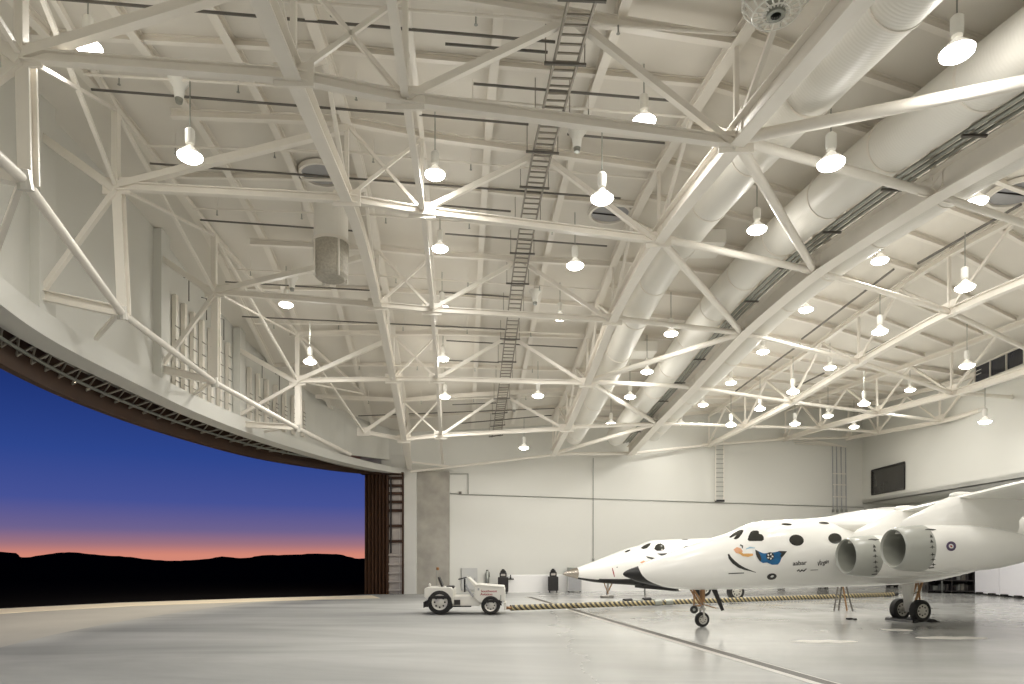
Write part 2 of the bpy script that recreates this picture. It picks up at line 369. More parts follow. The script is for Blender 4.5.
# folded door leaves at the far jamb
t = thing('folding_door_leaf', 'brown folded hangar door leaves stacked against the far jamb of the opening', 'hangar door', (-7.8, 40.2, 0))
x0, x1 = -8.55, -7.3; npl = 6
mb = MB(); prof = []
for i in range(npl * 2 + 1):
    prof.append(V((x0 + (x1 - x0) * i / (npl * 2), 39.65 + (.16 if i % 2 else 0), 0)))
mb.rings([[V((p.x, p.y, 0.02)), V((p.x, p.y, 6.98)), V((p.x, p.y + .1, 6.98)), V((p.x, p.y + .1, .02))] for p in prof]); mb.build('pleated_panel', 'brown', t)
t2 = thing('door_frame_panel', 'open brown door frame with silver backing and dark rungs beside the white column', 'hangar door', (-6.8, 40, 0))
mb = MB().box((-6.78, 40.05, 3.5), (.95, .05, 6.96)); mb.build('backing', 'silver', t2)
for x in (-7.25, -6.36): MB().box((x, 39.9, 3.5), (.10, .3, 6.96)).build('stile', 'brown', t2)
for i, z in enumerate((.25, .75, 1.25, 1.75, 2.3, 3.1, 4.0, 4.9, 5.4, 5.9, 6.35, 6.8)):
    MB().box((-6.8, 39.92, z), (.82, .14, .09 if i < 5 else .16)).build('rung', 'silver' if i < 5 else 'brown', t2)
MB().tube([(-7.05, 39.75, 2.4), (-7.05, 39.75, 6.8)], .05, 6).build('lift_chain', 'black', t2)

mb = MB().box((-7.55, 40.15, 7.62), (2.6, .5, 1.0)); struct(mb, 'trim_lintel', 'wall')
mb = MB().box((-7.55, 39.95, 7.06), (2.5, .5, .12)); struct(mb, 'trim_lintel_edge', 'brown')
# stud panels on the wall over the doors
for (ya, yb, n, lab) in ((25.2, 29.0, 7, 'rows of white wall studs with dark hook rods between two pilasters over the doorway'), (30.6, 34.6, 7, 'fainter rows of white wall studs on the far end of the wall over the doorway')):
    xa = lambda y: float(np.interp(y, [p[1] for p in WLc], [p[0] for p in WLc]))
    t = thing('stud_panel', lab, 'wall framing', (xa(ya), ya, 8.3))
    zt = 11.9 if ya < 28 else 10.7
    ys = np.linspace(ya, yb, n)
    for i, y in enumerate(ys):
        z1 = min(zt - i * .1, zb(xa(y), y) + 1.9)
        MB().box((xa(y) + .11, y, (8.3 + z1) / 2), (.16, .18, z1 - 8.3)).build('stud', 'steel', t)
    for z in np.linspace(8.7, zt - 1.2, 5):
        mb = MB()
        for y in ys: mb.tube([(xa(y) + .22, y - .2, z), (xa(y) + .22, y + .14, z)], .018, 5)
        mb.build('tie_rod', 'ladder', t)
    for y in ys[1::2]:
        zh = min(zt + .9, zb(xa(y), y) + 2.0); MB().tube([(xa(y) + .1, y, zh), (xa(y) + .3, y, zh - .05), (xa(y) + .3, y, zh - .9)], .02, 5).build('hook_rod', 'conduit', t)

# ------------------------------------------------------------------ long roof trusses
LONG = {'T1': ('left long white roof truss running from overhead to the white column by the doorway', .28, .34),
        'T3': ('long white roof truss running along the left side of the two round air ducts', .30, .42),
        'T4': ('deep white roof truss with the conduit run, right of the two round air ducts', .42, .60),
        'T5': ('white roof truss with bright lamp glints, first to the right of the deep truss', .22, .26),
        'T6': ('curved white roof truss passing below the dark clerestory window', .24, .28),
        'T7': ('short white roof truss close above the right wall and its dark window', .2, .22)}
VIEW = {'T1': 8.5, 'T3': 7.5, 'T4': 9.5, 'T5': 13, 'T6': 18, 'T7': 33}
for k, (lab, w, h) in LONG.items():
    s = SX[k]; nd = NODE[k]; ya = VIEW[k]; yb = nd[-1]
    t = thing('roof_truss', lab, 'roof truss', P(s, yb))
    ya = min(ya, 2.) if k != 'T7' else ya
    ys = np.linspace(ya, yb, 44)
    MB().sweep(IP(w, h), [P(s, y) for y in ys]).build('bottom_chord', 'steel', t)
    MB().sweep(IP(w * .85, .22), [P(s, y, 1.98) for y in ys]).build('top_chord', 'steel', t)
    for i, y in enumerate(nd):
        if y < ya + .5: continue
        wm = lambda y0, y1: MB().bar(P(s, y0, h * .6), P(s, y1, 2.0), .09, .09).build('web_member', 'steel', t)
        wm(y, y)
        if i > 0:
            m_ = (nd[i - 1] + y) / 2
            if m_ > ya: wm(y, m_)
        if i < len(nd) - 1: wm(y, (nd[i + 1] + y) / 2)
        MB().box(P(s, y, h * .5) + V((0, 0, .12)), (.04, .7, .5)).build('gusset_plate', 'steel', t)
# slim tie line of T2
t = thing('tie_line', 'slim white steel tie running between the left long truss and the cable ladder', 'roof tie', P(-1, 40))
MB().sweep(IP(.14, .16), [P(-1, y, .1) for y in np.linspace(8.5, 39.6, 30)]).build('lower_member', 'steel', t)
MB().sweep(IP(.12, .14), [P(-1, y, 1.98) for y in np.linspace(8.5, 39.6, 30)]).build('upper_member', 'steel', t)

# ------------------------------------------------------------------ cross trusses, left edge row
cl = ['', 'nearest white cross truss, its bottom chord high across the upper left', 'second nearest white cross truss, meeting the edge post above the doorway header',
      'third white cross truss from the camera, passing just below the hanging mesh vent duct', 'fourth white cross truss from the camera, ending at the brightly lit edge post',
      'last white cross truss before the far wall, dark pipes along it']
for k in range(1, 6):
    a, b, c, d = T0U[k], P(SX['T1'], NODE['T1'][k]), P(-1, NODE['T2'][k]), P(SX['T3'], NODE['T3'][k])
    up = lambda p, e=0: p + V((0, 0, 2.0 + e))
    m1 = c.lerp(d, .47)
    t = thing('cross_truss', cl[k], 'roof truss', a if k < 5 else b)
    MB().sweep(IP(.16, .2), [a, b, c, d]).build('bottom_chord', 'steel', t)
    MB().sweep(IP(.16, .2), [up(P(SX['T1'] - 4.5, a.y)), up(b), up(c), up(d)]).build('top_chord', 'steel', t)
    for p, q, w in ((a, up(b, -.1), .17), (b, up(c), .08), (c, up(b), .08), (c, up(m1), .13), (up(m1), d, .13), (b, up(b), .1), (c, up(c), .1)):
        MB().bar(p + V((0, 0, .1)), q, w, w).build('web_member', 'steel', t)
    for p in (a, b, c, d):
        MB().box(p + V((0, .02, .12)), (.7, .05, .42)).build('gusset_plate', 'steel', t)
# far end ties
t = thing('end_tie', 'slender white tie along the top of the far wall from the white column', 'roof tie', (-5.9, 39.8, 7.2))
MB().tube([(-5.9, 39.7, 7.15), (-3.7, 40.1, 7.45), P(SX['T3'], 40.2, .05)], .07, 8).build('tie_pipe', 'steel', t)
MB().bar((-5.9, 39.6, 7.7), (-3.6, 40.2, 7.5), .08, .1).build('upper_pipe', 'steel', t)

t = thing('edge_truss', 'white edge truss of posts and round pipes standing along the curved door header', 'roof truss', T0L[2])
for k in range(0, 5):
    MB().tube([T0L[k], T0L[k + 1]], .095, 12).build('pipe_chord', 'steel', t, smooth=True)
    MB().bar(T0U[k] + V((0, 0, 2.1)), T0U[k + 1] + V((0, 0, 2.1)), .12, .14).build('upper_chord', 'steel', t)
    MB().bar(T0U[k] + V((0, 0, 2.05)), T0U[k + 1] + V((0, 0, .1)), .09, .09).build('diagonal', 'steel', t)
    MB().bar(T0U[k] + V((0, 0, .1)), T0U[k + 1] + V((0, 0, 2.05)), .07, .07).build('diagonal', 'steel', t)
for k in range(1, 5):
    w = zip
    MB().sweep(IP(.24, .24, .04), [T0L[k], T0U[k] + V((0, 0, .1))]).build('post', 'steel', t)
    MB().bar(T0U[k], T0U[k] + V((0, 0, 2.1)), .16, .16).build('upper_post', 'steel', t)
    x = float(np.interp(T0L[k].y, [p[1] for p in WLc], [p[0] for p in WLc]))
    MB().sweep(IP(.2, .26), [V((x + .1, T0L[k].y, T0L[k].z + (.35 if k < 4 else .05))), T0L[k] + V((0, 0, -.1))]).build('outrigger', 'steel', t)
    MB().bar(V((x + .15, T0L[k].y, T0L[k].z + .5)), T0U[k], .13, .13).build('outrigger_brace', 'steel', t)
    MB().bar(V((x + .1, T0L[k].y, zb(x, T0L[k].y) + 1.5)), T0U[k], .18, .2).build('wall_strut', 'steel', t)
    MB().bar(T0L[k] + V((0, 0, .1)), V((x + .6, T0L[k].y + 1.6, 8.35 if k < 4 else 7.9)), .1, .1).build('knee_brace', 'steel', t)
    MB().lathe([(-.16, .0), (-.16, .13), (.16, .13), (.16, 0)], T0L[k], (0, .3, -1), 10).build('node_collar', 'hub', t)

# ------------------------------------------------------------------ struts and diagonal pipes right of the duct truss
def N(T, k): return P(SX[T], NODE[T][k], .16)
dg = {(1, 0): 'nearest, rising to the right edge', (1, 2): 'second nearest, dropping right', (2, 3): 'third nearest, dropping right', (4, 3): 'fourth, rising right to the deep truss', (4, 5): 'fifth, dropping right to the deep truss', (6, 5): 'farthest, by the far wall'}
pn = {0: 'just out of view overhead', 1: 'nearest', 2: 'second nearest', 3: 'third', 4: 'fourth', 5: 'fifth', 6: 'farthest'}
rows = {'T3T4': 'under the two round ducts', 'T4T5': 'between the deep truss and the glinting truss', 'T5T6': 'between the glinting truss and the curved truss', 'T6T7': 'between the curved truss and the right wall'}
def pipe(A, i, B, j, r, lab, name):
    p, q = N(A, i), N(B, j); d = (q - p).normalized()
    t = thing(name, lab, 'roof brace', p)
    MB().tube([p, q], r, 12).build('pipe', 'steel', t, smooth=True)
    for e, sgn in ((p, 1), (q, -1)): MB().box(e + d * sgn * .25, (.5, .05, .22), math.atan2(d.y, d.x)).build('end_plate', 'steel', t)
for A, B in (('T3', 'T4'), ('T4', 'T5'), ('T5', 'T6'), ('T6', 'T7')):
    for k in range(1, 7):
        if NODE[A][k] < VIEW[A] + .5 or NODE[B][k] < VIEW[B] - 1: continue
        if B == 'T7' and k < 3: continue
        pipe(A, k, B, k, .10 if A == 'T3' else .085, f'white strut pipe {rows[A+B]}, {pn[k]} of its row', 'strut_pipe')
for i, j in ((1, 0), (1, 2), (2, 3), (4, 3), (4, 5), (6, 5)):
    pipe('T3', i, 'T4', j, .11, f'diagonal white brace pipe below the ducts, {dg[(i, j)]}', 'brace_pipe')

# ------------------------------------------------------------------ purlins
for i, s in enumerate((-8.9, -6.95, -4.95, .75, 3.1)):
    t = thing('roof_purlin', f'long white roof rib under the deck, {ORD[i]} counted from the door side', 'roof rib', P(s, 40, 2), 'long roof ribs under the deck')
    MB().sweep(IP(.2, .24), [P(s, y, 2.18) for y in np.linspace(1, 40.3 if s > -4 else 39, 34)]).build('rib', 'steel', t)
def Yk(T, k): return float(np.interp(k, range(7), NODE[T]))
cnt = 0
for k in np.arange(.33, 6.01, 1 / 3):
    pts = []
    for T in ('T3', 'T4', 'T5', 'T6', 'T7'):
        y = Yk(T, k); p = P(SX[T], y, 2.22)
        if p.x < rw(min(y, CORN.y)) - .1 and p.y < BW0 + BWS * p.x - .2: pts.append(p)
    if len(pts) < 2: continue
    cnt += 1
    MBo = MB().sweep(IP(.14, .2), pts).build('roof_purlin', 'steel')
    tag(MBo, f'white roof rib crossing above the ducts, {ORD[cnt-1]} from the camera end', 'roof rib', 'cross roof ribs above the ducts')
for i, y in enumerate((14.8, 20.8, 27, 32.5, 37.8)):
    o = MB().sweep(IP(.12, .16), [P(-9.3 if y < 34 else -5, y, 2.25), P(-2.9, y, 2.25), P(5.5, y + .6, 2.25)]).build('roof_purlin', 'steel')
    tag(o, f'white cross rib under the left roof, {ORD[i]} from the camera, between two cross trusses', 'roof rib', 'cross ribs of the left roof')

# ------------------------------------------------------------------ ducts
def duct(s, dz, r, y0, y1, lab, name='air_duct', seams=2.6):
    t = thing(name, lab, 'air duct', P(s, y1, dz))
    pts = [P(s, y, dz) for y in np.linspace(y0, y1, 40)]
    MB().tube(pts, r, 32).build('duct_tube', 'duct', t, smooth=True)
    y = y0 + 1.2
    while y < y1:
        p, q = P(s, y, dz), P(s, y + .05, dz)
        MB().tube([p, q], r + .02, 32).build('seam_ring', 'steel', t, smooth=True); y += seams
    return t
duct(6.65, .88, .51, 1.3, 39.8, 'big white spiral air duct beside the left duct truss, left one of the pair')
duct(9.45, .93, .56, .7, 41.5, 'big white spiral air duct nearer the deep truss, right one of the pair')
duct(11.72, .78, .43, 2.2, 41.5, 'slimmer white duct tucked along the right flank of the deep truss')
# offset boxes joined to the ducts
for (s, y, lab) in ((7.6, 22.5, 'white square duct offset between the two round ducts, nearer one'), (7.7, 30.5, 'white square duct offset between the two round ducts, farther one')):
    t = thing('duct_box', lab, 'air duct', P(s, y, 1.2))
    MB().box(P(s + .35, y, 1.75), (1.3, 1.2, .45)).build('casing', 'duct', t, bevel=.03)
    MB().tube([P(s + .3, y, 1.9), P(s + .3, y, 2.4)], .25, 14).build('riser', 'duct', t, smooth=True)
# conduit rack beside the deep truss
t = thing('conduit_run', 'bundle of grey metal conduits running along the upper left edge of the deep truss', 'conduit', P(10.3, 42, .7))
for i in range(5):
    MB().tube([P(10.42 - .09 * i, y, .62 + .04 * (i % 2)) for y in np.linspace(2, 42, 34)], .038, 8).build('conduit', 'galv', t, smooth=True)
for y in np.arange(11, 42, 2.6): MB().box(P(10.24, y, .55), (.5, .06, .05)).build('support_bar', 'conduit', t)
# cable ladder
t = thing('cable_ladder', 'long dark cable ladder hung under the deck between the long trusses', 'cable ladder', P(2.15, 41, 1.7))
zl = 1.72
for sx in (-.24, .24): MB().sweep([(-.02, -.05), (.02, -.05), (.02, .05), (-.02, .05)], [P(2.15 + sx, y, zl) for y in np.linspace(9, 40.8, 40)]).build('side_rail', 'ladder', t)
for y in np.arange(12.4, 40.8, .29): MB().bar(P(2.15 - .23, y, zl - .02), P(2.15 + .23, y, zl - .02), .035, .035).build('rung', 'ladder', t)
for y in np.arange(10, 40.8, 1.9):
    MB().bar(P(2.15 - .45, y, zl - .09), P(2.15 + .4, y, zl - .09), .05, .05).build('hanger_bar', 'conduit', t)
    for sx in (-.42, .37): MB().tube([P(2.15 + sx, y, zl - .09), P(2.15 + sx, y, DECK)], .012, 5).build('hanger_rod', 'ladder', t)
# sprinkler lines
for i, y in enumerate((10.4, 12.6, 15.6, 18.7, 21.9, 25.4, 28.6, 31.8, 35.0)):
    t = thing('sprinkler_pipe', f'thin white sprinkler pipe with small heads under the left deck, {ORD[i]} from the camera', 'sprinkler pipe', P(0, y, 1.75))
    a_, b_ = (-8.6 if y < 30 else -5.5), 5.3
    MB().tube([P(a_, y, 1.92), P(-2.9, y + .1, 1.92), P(b_, y + .5, 1.92)], .03, 8).build('pipe', 'steel', t, smooth=True)
    for x_ in np.arange(a_ + .8, b_, 2.7):
        q = P(x_, y + .03 * (x_ - a_), 1.9)
        MB().lathe([(-.16, 0), (-.16, .04), (-.13, .015), (0, .015), (0, 0)], q, (0, 0, 1), 8).build('head', 'galv', t)
        MB().tube([q, q + V((0, 0, .5))], .01, 5).build('hanger', 'steel', t)
# dark conduits crossing under the deck
cd = [(-8.8, -1.2, 16.3), (-8.6, 1.9, 13.0), (-.6, 1.6, 11.2), (-.3, 1.8, 13.9), (.3, 5.0, 15.2), (-1, 1.7, 16.8), (2.7, 5.2, 17.2), (-8.9, 4.8, 19.6), (-.6, 1.6, 21.4), (-.5, 5.0, 22.9), (-8.6, -3.2, 22.6), (-9, -3.3, 26.2), (-.8, 1.9, 26.4),
      (-9, 2.0, 28.2), (-.6, 5.2, 29.9), (-.6, 1.8, 31.4), (-7.5, -3.4, 32.9), (-.7, 5.1, 33.4), (-.4, 1.9, 35.8), (-5.5, 5.2, 36.9), (-.3, 5.2, 38.5)]
cd.sort(key=lambda c: c[2])
for i, (a, b, y) in enumerate(cd):
    o = MB().tube([P(a, y, 1.93 + .03 * (i % 3)), P(b, y + .06 * (b - a), 1.93 + .03 * (i % 3))], .028, 6).build('conduit_line', 'conduit')
    tag(o, f'dark conduit crossing under the left deck, {ORD[i] if i < 20 else "last"} counted from the camera end', 'conduit', 'dark conduits under the left deck')
for i, (T, a, b, d) in enumerate((('T4', 3.1, 4.4, 1.4), ('T5', 2.2, 3.4, -1.2), ('T5', 3.5, 4.8, -1.0), ('T5', 2.9, 3.8, 2.4), ('T5', 4.2, 4.9, 2.2), ('T5', 1.3, 2.1, -.7))):
    o = MB().tube([P(SX[T] + d, Yk(T, a), 1.95), P(SX[T] + d, Yk(T, b), 1.95)], .04, 6).build('conduit_line', 'conduit')
    tag(o, f'short dark pipe under the right deck alongside the glinting truss, {ORD[i]} of six', 'conduit', 'dark pipes under the right deck')

# ------------------------------------------------------------------ vents, speakers, fan
t = thing('vent_duct', 'round vent duct with a mesh cage, hanging left of the left long truss', 'vent', ray(331, 278, 20.5))
p = ray(331, 262, 20.5)
MB().lathe([(0, .50), (1.15, .50), (1.15, .46), (0, .46)], p + V((0, 0, .55)), (0, 0, 1), 28).build('duct_tube', 'duct', t, smooth=True)
MB().lathe([(-.62, .0), (-.62, .40), (-.52, .50), (.42, .52), (.50, .48)], p + V((0, 0, .1)), (0, 0, 1), 20).build('mesh_cage', 'mesh', t, smooth=True)
MB().lathe([(.48, .47), (.48, .55), (.56, .55), (.56, .47)], p + V((0, 0, .05)), (0, 0, 1), 28).build('collar', 'steel', t, smooth=True)
for a in range(4): MB().bar(p + V((.52 * math.cos(a * 1.571 + .7), .52 * math.sin(a * 1.571 + .7), -.55)), p + V((.52 * math.cos(a * 1.571 + .7), .52 * math.sin(a * 1.571 + .7), .6)), .05, .05).build('cage_post', 'steel', t)
for (px, py, r, lab) in ((322, 172, .62, 'grey round roof vent above the hanging mesh vent duct'), (610, 211, .62, 'grey round roof vent beyond a lamp near the duct truss'), (1020, 190, .75, 'grey round roof vent at the right edge beyond the deep truss')):
    lo_, hi_ = 8., 40.
    for _ in range(50):
        Y = (lo_ + hi_) / 2; q = ray(px, py, Y)
        if q.z > zb(q.x, q.y) + DECK - .03: hi_ = Y
        else: lo_ = Y
    q = ray(px, py, lo_)
    t = thing('roof_vent', lab, 'vent', q)
    MB().lathe([(0, r + .08), (-.12, r + .06), (-.12, r - .02), (0, r - .02)], q, (0, 0, 1), 32).build('rim', 'steel', t, smooth=True)
    MB().lathe([(-.05, 0), (-.05, r)], q, (0, 0, 1), 32).build('disc', 'ventgrey', t)
    MB().tube([q + V((-r * .9, 0, -.06)), q + V((0, .1, -.07)), q + V((r * .9, .25, -.06))], .025, 6).build('cable', 'black', t)
for i, (px, py, lab) in enumerate(((179, 90, 'white horn loudspeaker high at the upper left by the nearest truss'), (577, 140, 'white horn loudspeaker right of the cable ladder'), (535, 297, 'white horn loudspeaker right of the ladder at mid depth'), (292, 283, 'white horn loudspeaker above a lamp left of the left truss'), (514, 406, 'small white horn loudspeaker near the far wall ladder end'))):
    lo_, hi_ = 8., 40.
    for _ in range(50):
        Y = (lo_ + hi_) / 2; q = ray(px, py, Y)
        if q.z > zb(q.x, q.y) + 1.75: hi_ = Y
        else: lo_ = Y
    q = ray(px, py, lo_)
    t = thing('loudspeaker', lab, 'loudspeaker', q)
    MB().lathe([(-.22, .06), (-.18, .10), (.05, .13), (.22, .24), (.25, .24), (.23, .20)], q, (0, 0, 1), 18).build('horn', 'shade', t, smooth=True)
    MB().lathe([(-.30, .0), (-.30, .07), (-.2, .09), (-.2, 0)], q, (0, 0, 1), 14).build('driver', 'galv', t, smooth=True)
    MB().tube([q + V((0, 0, .2)), q + V((0, 0, .65))], .02, 6).build('bracket', 'steel', t)
q = ray(776, 0, 10.6); t = thing('ceiling_fan', 'white wire guarded exhaust fan at the top edge above the duct truss', 'fan', q)
MB().lathe([(-.25, .08), (-.25, .14), (.1, .14), (.1, .0)], q, (0, 0, 1), 16).build('motor', 'galv', t, smooth=True)
for k in range(18):
    a = k / 18 * 2 * math.pi
    MB().tube([q + V((.1 * math.cos(a), .1 * math.sin(a), -.2)), q + V((.35 * math.cos(a), .35 * math.sin(a), -.2)), q + V((.5 * math.cos(a), .5 * math.sin(a), -.02)), q + V((.5 * math.cos(a), .5 * math.sin(a), .2))], .014, 5).build('guard_wire', 'shade', t)
for r_, z_ in ((.2, -.21), (.35, -.21), (.5, .0), (.5, .2)):
    MB().tube([q + V((r_ * math.cos(i / 24 * 6.2832), r_ * math.sin(i / 24 * 6.2832), z_)) for i in range(25)], .014, 5).build('guard_ring', 'shade', t)
for k in range(5):
    a = k / 5 * 2 * math.pi; e = V((math.cos(a), math.sin(a), 0)); f_ = V((-math.sin(a), math.cos(a), 0))
    MB().add([q + e * .1 - f_ * .05 + V((0, 0, .02)), q + e * .44 - f_ * .12 + V((0, 0, .0)), q + e * .44 + f_ * .12 + V((0, 0, .08)), q + e * .1 + f_ * .05 + V((0, 0, .07))], [(0, 1, 2, 3)]).build('blade', 'steel', t)
MB().tube([q + V((0, 0, .1)), q + V((0, 0, 1.6))], .03, 8).build('hanger', 'steel', t)

# ------------------------------------------------------------------ lamps
LP = [(88, 47), (190, 157), (286, 305), (310, 362), (435, 175), (440, 249), (442, 308), (443, 359), (445, 397), (644, 122), (602, 199), (575, 266), (560, 318), (538, 396), (524, 448),
      (957, 53), (831, 164), (757, 230), (671, 334), (647, 372), (630, 397), (611, 424), (977, 202), (880, 261), (806, 310), (763, 352), (731, 383), (703, 405), (681, 424),
      (965, 288), (880, 332), (830, 368), (793, 392), (760, 409), (731, 425), (967, 366), (910, 390), (864, 404), (828, 416), (795, 424), (854, 427), (985, 422)]
def lamp_pos(px, py, drop):
    lo_, hi_ = 6., 44.
    for _ in range(60):
        Y = (lo_ + hi_) / 2; q = ray(px, py, Y)
        if q.z > zb(q.x, q.y) + drop: hi_ = Y
        else: lo_ = Y
    while lo_ > BW0 + BWS * ray(px, py, lo_).x - 2.8 or ray(px, py, lo_).x > rw(lo_) - 2.6: lo_ -= .2
    return ray(px, py, lo_)
BAYS = [(-99, -2.9, 'left of the left long truss'), (-2.9, 2.15, 'between left long truss and cable ladder'), (2.15, 5.5, 'between cable ladder and duct truss'), (5.5, 10.7, 'among the two round ducts'),
        (10.7, 16.4, 'between deep truss and glinting truss'), (16.4, 22.1, 'between glinting truss and curved truss'), (22.1, 99, 'between curved truss and right wall')]
SEG = []
def seg(p, q, r): SEG.append((V(p), V(q), r))
for k in NODE:
    if k != 'T2':
        for a_, b_ in zip(NODE[k], NODE[k][1:]): seg(P(SX[k], a_, .15), P(SX[k], b_, .15), .2); seg(P(SX[k], a_, 2.), P(SX[k], b_, 2.), .15)
    for a_ in NODE[k]: seg(P(SX[k], a_, .15), P(SX[k], a_, 2.), .1)
for s_, d_, r_ in ((6.65, .88, .9), (9.45, .93, .95), (11.72, .78, .75)):
    for a_ in range(8, 40, 4): seg(P(s_, a_, d_), P(s_, a_ + 4, d_), r_)
for A, B in (('T1', 'T2'), ('T2', 'T3'), ('T3', 'T4'), ('T4', 'T5'), ('T5', 'T6'), ('T6', 'T7')):
    for k in range(7): seg(P(SX[A], NODE[A][k], .12), P(SX[B], NODE[B][k], .12), .15)
for k in range(1, 6): seg(T0U[k], P(SX['T1'], NODE['T1'][k], .1), .1); seg(T0U[k], P(SX['T1'], NODE['T1'][k], 2.), .12); seg(T0U[k], T0L[k], .15)
for i, j in ((1, 0), (1, 2), (2, 3), (4, 3), (4, 5), (6, 5)): seg(P(SX['T3'], NODE['T3'][i], .16), P(SX['T4'], NODE['T4'][j], .16), .15)
for k in range(7):
    if k < 6:
        for z_ in (.15, 2.0): seg(P(-1, NODE['T2'][k], z_), P(-1, NODE['T2'][k + 1], z_), .1)
    b_, c_, d_ = P(SX['T1'], NODE['T1'][k]), P(-1, NODE['T2'][k]), P(SX['T3'], NODE['T3'][k]); m_ = c_.lerp(d_, .47); u_ = V((0, 0, 2))
    for p_, q_ in ((b_, c_ + u_), (c_, b_ + u_), (c_, m_ + u_), (m_ + u_, d_), (c_, c_ + u_), (b_, b_ + u_)): seg(p_, q_, .08)
def clear(q):
    m = 1.6
    for a, b, r in SEG:
        ab = b - a; f = max(0, min(1, (q - a).dot(ab) / ab.length_squared)); m = min(m, (q - a - ab * f).length - r)
    return m
lamps = {}
for px, py in LP:
    q = max((lamp_pos(px, py, d) for d in np.arange(-.35, 1.35, .1)), key=clear)
    # keep clear of the far wall
    s = q.x + SK * q.y
    for i, (a, b, lab) in enumerate(BAYS):
        if a <= s < b: lamps.setdefault(i, []).append(q)
# lamps of the rest of the hangar, overhead behind the camera's frame
EXTRA = [(-6.5, 6), (-1.5, 5.5), (3.2, 6), (8, 4), (14, 6), (19, 12), (-6, 1), (-2, .5), (3, 0), (9, -1), (14, 0), (19, 5), (-5.5, -5), (1, -5), (7, -5.5), (13, -5), (18, -3)]
LIGHTS = dict(down=78., up=23.)
ld = bpy.data.lights.new('lamp_beam', 'AREA'); ld.shape = 'DISK'; ld.size = .42; ld.energy = LIGHTS['down']; ld.color = (1, .98, .935)
lu = bpy.data.lights.new('lamp_spill', 'POINT'); lu.shadow_soft_size = .25; lu.energy = LIGHTS['up']; lu.color = (1, .98, .935)
proto = None
def make_lamp(q, lab, grp):
    global proto
    if proto is None:
        t = thing('pendant_lamp', lab, 'pendant lamp', q, grp)
        MB().lathe([(.02, .25), (.05, .24), (.12, .17), (.17, .10), (.2, .09), (.27, .0)], q, (0, 0, 1), 24).build('reflector', 'bowl', t, smooth=True)
        MB().lathe([(-.10, 0), (-.09, .10), (-.06, .19), (-.02, .245), (.02, .255)], q, (0, 0, 1), 20).build('lens', 'lamp', t, smooth=True)
        MB().lathe([(.27, .0), (.27, .085), (.34, .10), (.56, .10), (.60, .06), (.60, 0)], q, (0, 0, 1), 16).build('ballast_housing', 'shade', t, smooth=True)
        MB().tube([q + V((0, 0, .6)), q + V((0, 0, 1.6))], .014, 6).build('cord', 'galv', t)
        for d_, dz in ((ld, -.12), (lu, -.30)):
            o = bpy.data.objects.new('bulb_light', d_); C.objects.link(o); o.parent = t; o.location = (0, 0, dz); WL[o] = q
        proto = t
        return t
    return copy_tree(proto, q, lab)
for i, ql in sorted(lamps.items()):
    ql.sort(key=lambda q: -q.y)
    for j, q in enumerate(ql):
        lab = f'glowing white pendant lamp {BAYS[i][2]}, {"nearest the far wall" if j == 0 else ORD[j] + " from the far wall"}'
        make_lamp(q, lab, 'pendant lamps hung from the roof')
for i, (x, y) in enumerate(EXTRA):
    for d_ in (ld, lu):
        o = bpy.data.objects.new('overhead_light', d_); C.objects.link(o); o.location = (x, y, zb(x, y) + .75)

# floodlights of the apron, on the outer face of the building
for (x, y) in ((-13.6, 20), (-14.2, 26), (-13.6, 32), (-11.5, 37)):
    fl = bpy.data.lights.new('apron_floodlight', 'SPOT'); fl.energy = 1100; fl.spot_size = math.radians(120); fl.spot_blend = .6; fl.shadow_soft_size = .3; fl.color = (1, .90, .72)
    o = bpy.data.objects.new('apron_floodlight', fl); C.objects.link(o); o.location = (x, y, 9.2); o.rotation_euler = V((-.75, .25, -1)).to_track_quat('-Z', 'Y').to_euler()
# ------------------------------------------------------------------ wall fittings
def on_far(px, z=None, py=None, off=.05):
    r_ = (px - PX0) / F; Y = BW0 / (1 - BWS * r_); x = r_ * Y
    z = HC - (py - PY0) / F * Y if z is None else z
    n = V((BWS, -1, 0)).normalized()
    return V((x, Y, z)) + n * off
t = thing('level_conduit', 'thin dark conduit running level along the whole far wall', 'conduit', on_far(450, py=495))
MB().tube([on_far(448, py=493.5), on_far(464, py=494.5), on_far(863, py=507.5)], .024, 6).build('pipe', 'galv', t)
MB().tube([on_far(448, py=474), on_far(468, py=474), on_far(468, py=494)], .028, 6).build('elbow_pipe', 'galv', t)
MB().box(on_far(460, py=493), (.16, .1, .16)).build('junction_box', 'conduit', t)
t = thing('drop_conduit', 'thin vertical conduit down the far wall to a switch above the silver nose', 'conduit', on_far(593, py=558))
MB().tube([on_far(593, py=458), on_far(593, py=558)], .022, 6).build('pipe', 'galv', t)
MB().box(on_far(593, py=560), (.12, .08, .2)).build('switch_box', 'galv', t)
t = thing('fixed_ladder', 'grey fixed ladder high on the far wall beside the glinting truss end', 'ladder', on_far(718, py=501))
for px in (714, 722): MB().tube([on_far(px, py=438, off=.2), on_far(px, py=501, off=.2)], .035, 6).build('rail', 'steel', t)
for py in np.arange(441, 500, 4.6): MB().tube([on_far(714, py=py, off=.2), on_far(722, py=py, off=.2)], .022, 5).build('rung', 'galv', t)
MB().box(on_far(718, py=501, off=.2), (.62, .12, .14)).build('foot_block', 'black', t)
t = thing('pipe_rack', 'four slim vertical pipes with clamps on the far wall near its right corner', 'pipes', on_far(837, py=512))
for i, px in enumerate((832, 836, 840.5, 845)):
    MB().tube([on_far(px, py=445 + i), on_far(px, py=511, off=.12)], .04, 6).build('pipe', 'ventgrey', t)
    MB().box(on_far(px, py=511, off=.12), (.13, .12, .2)).build('valve', 'galv', t)
    MB().tube([on_far(790 + i, py=437 + 2.2 * i, off=.14), on_far(px, py=444 + i, off=.14)], .035, 6).build('feed_pipe', 'steel', t)
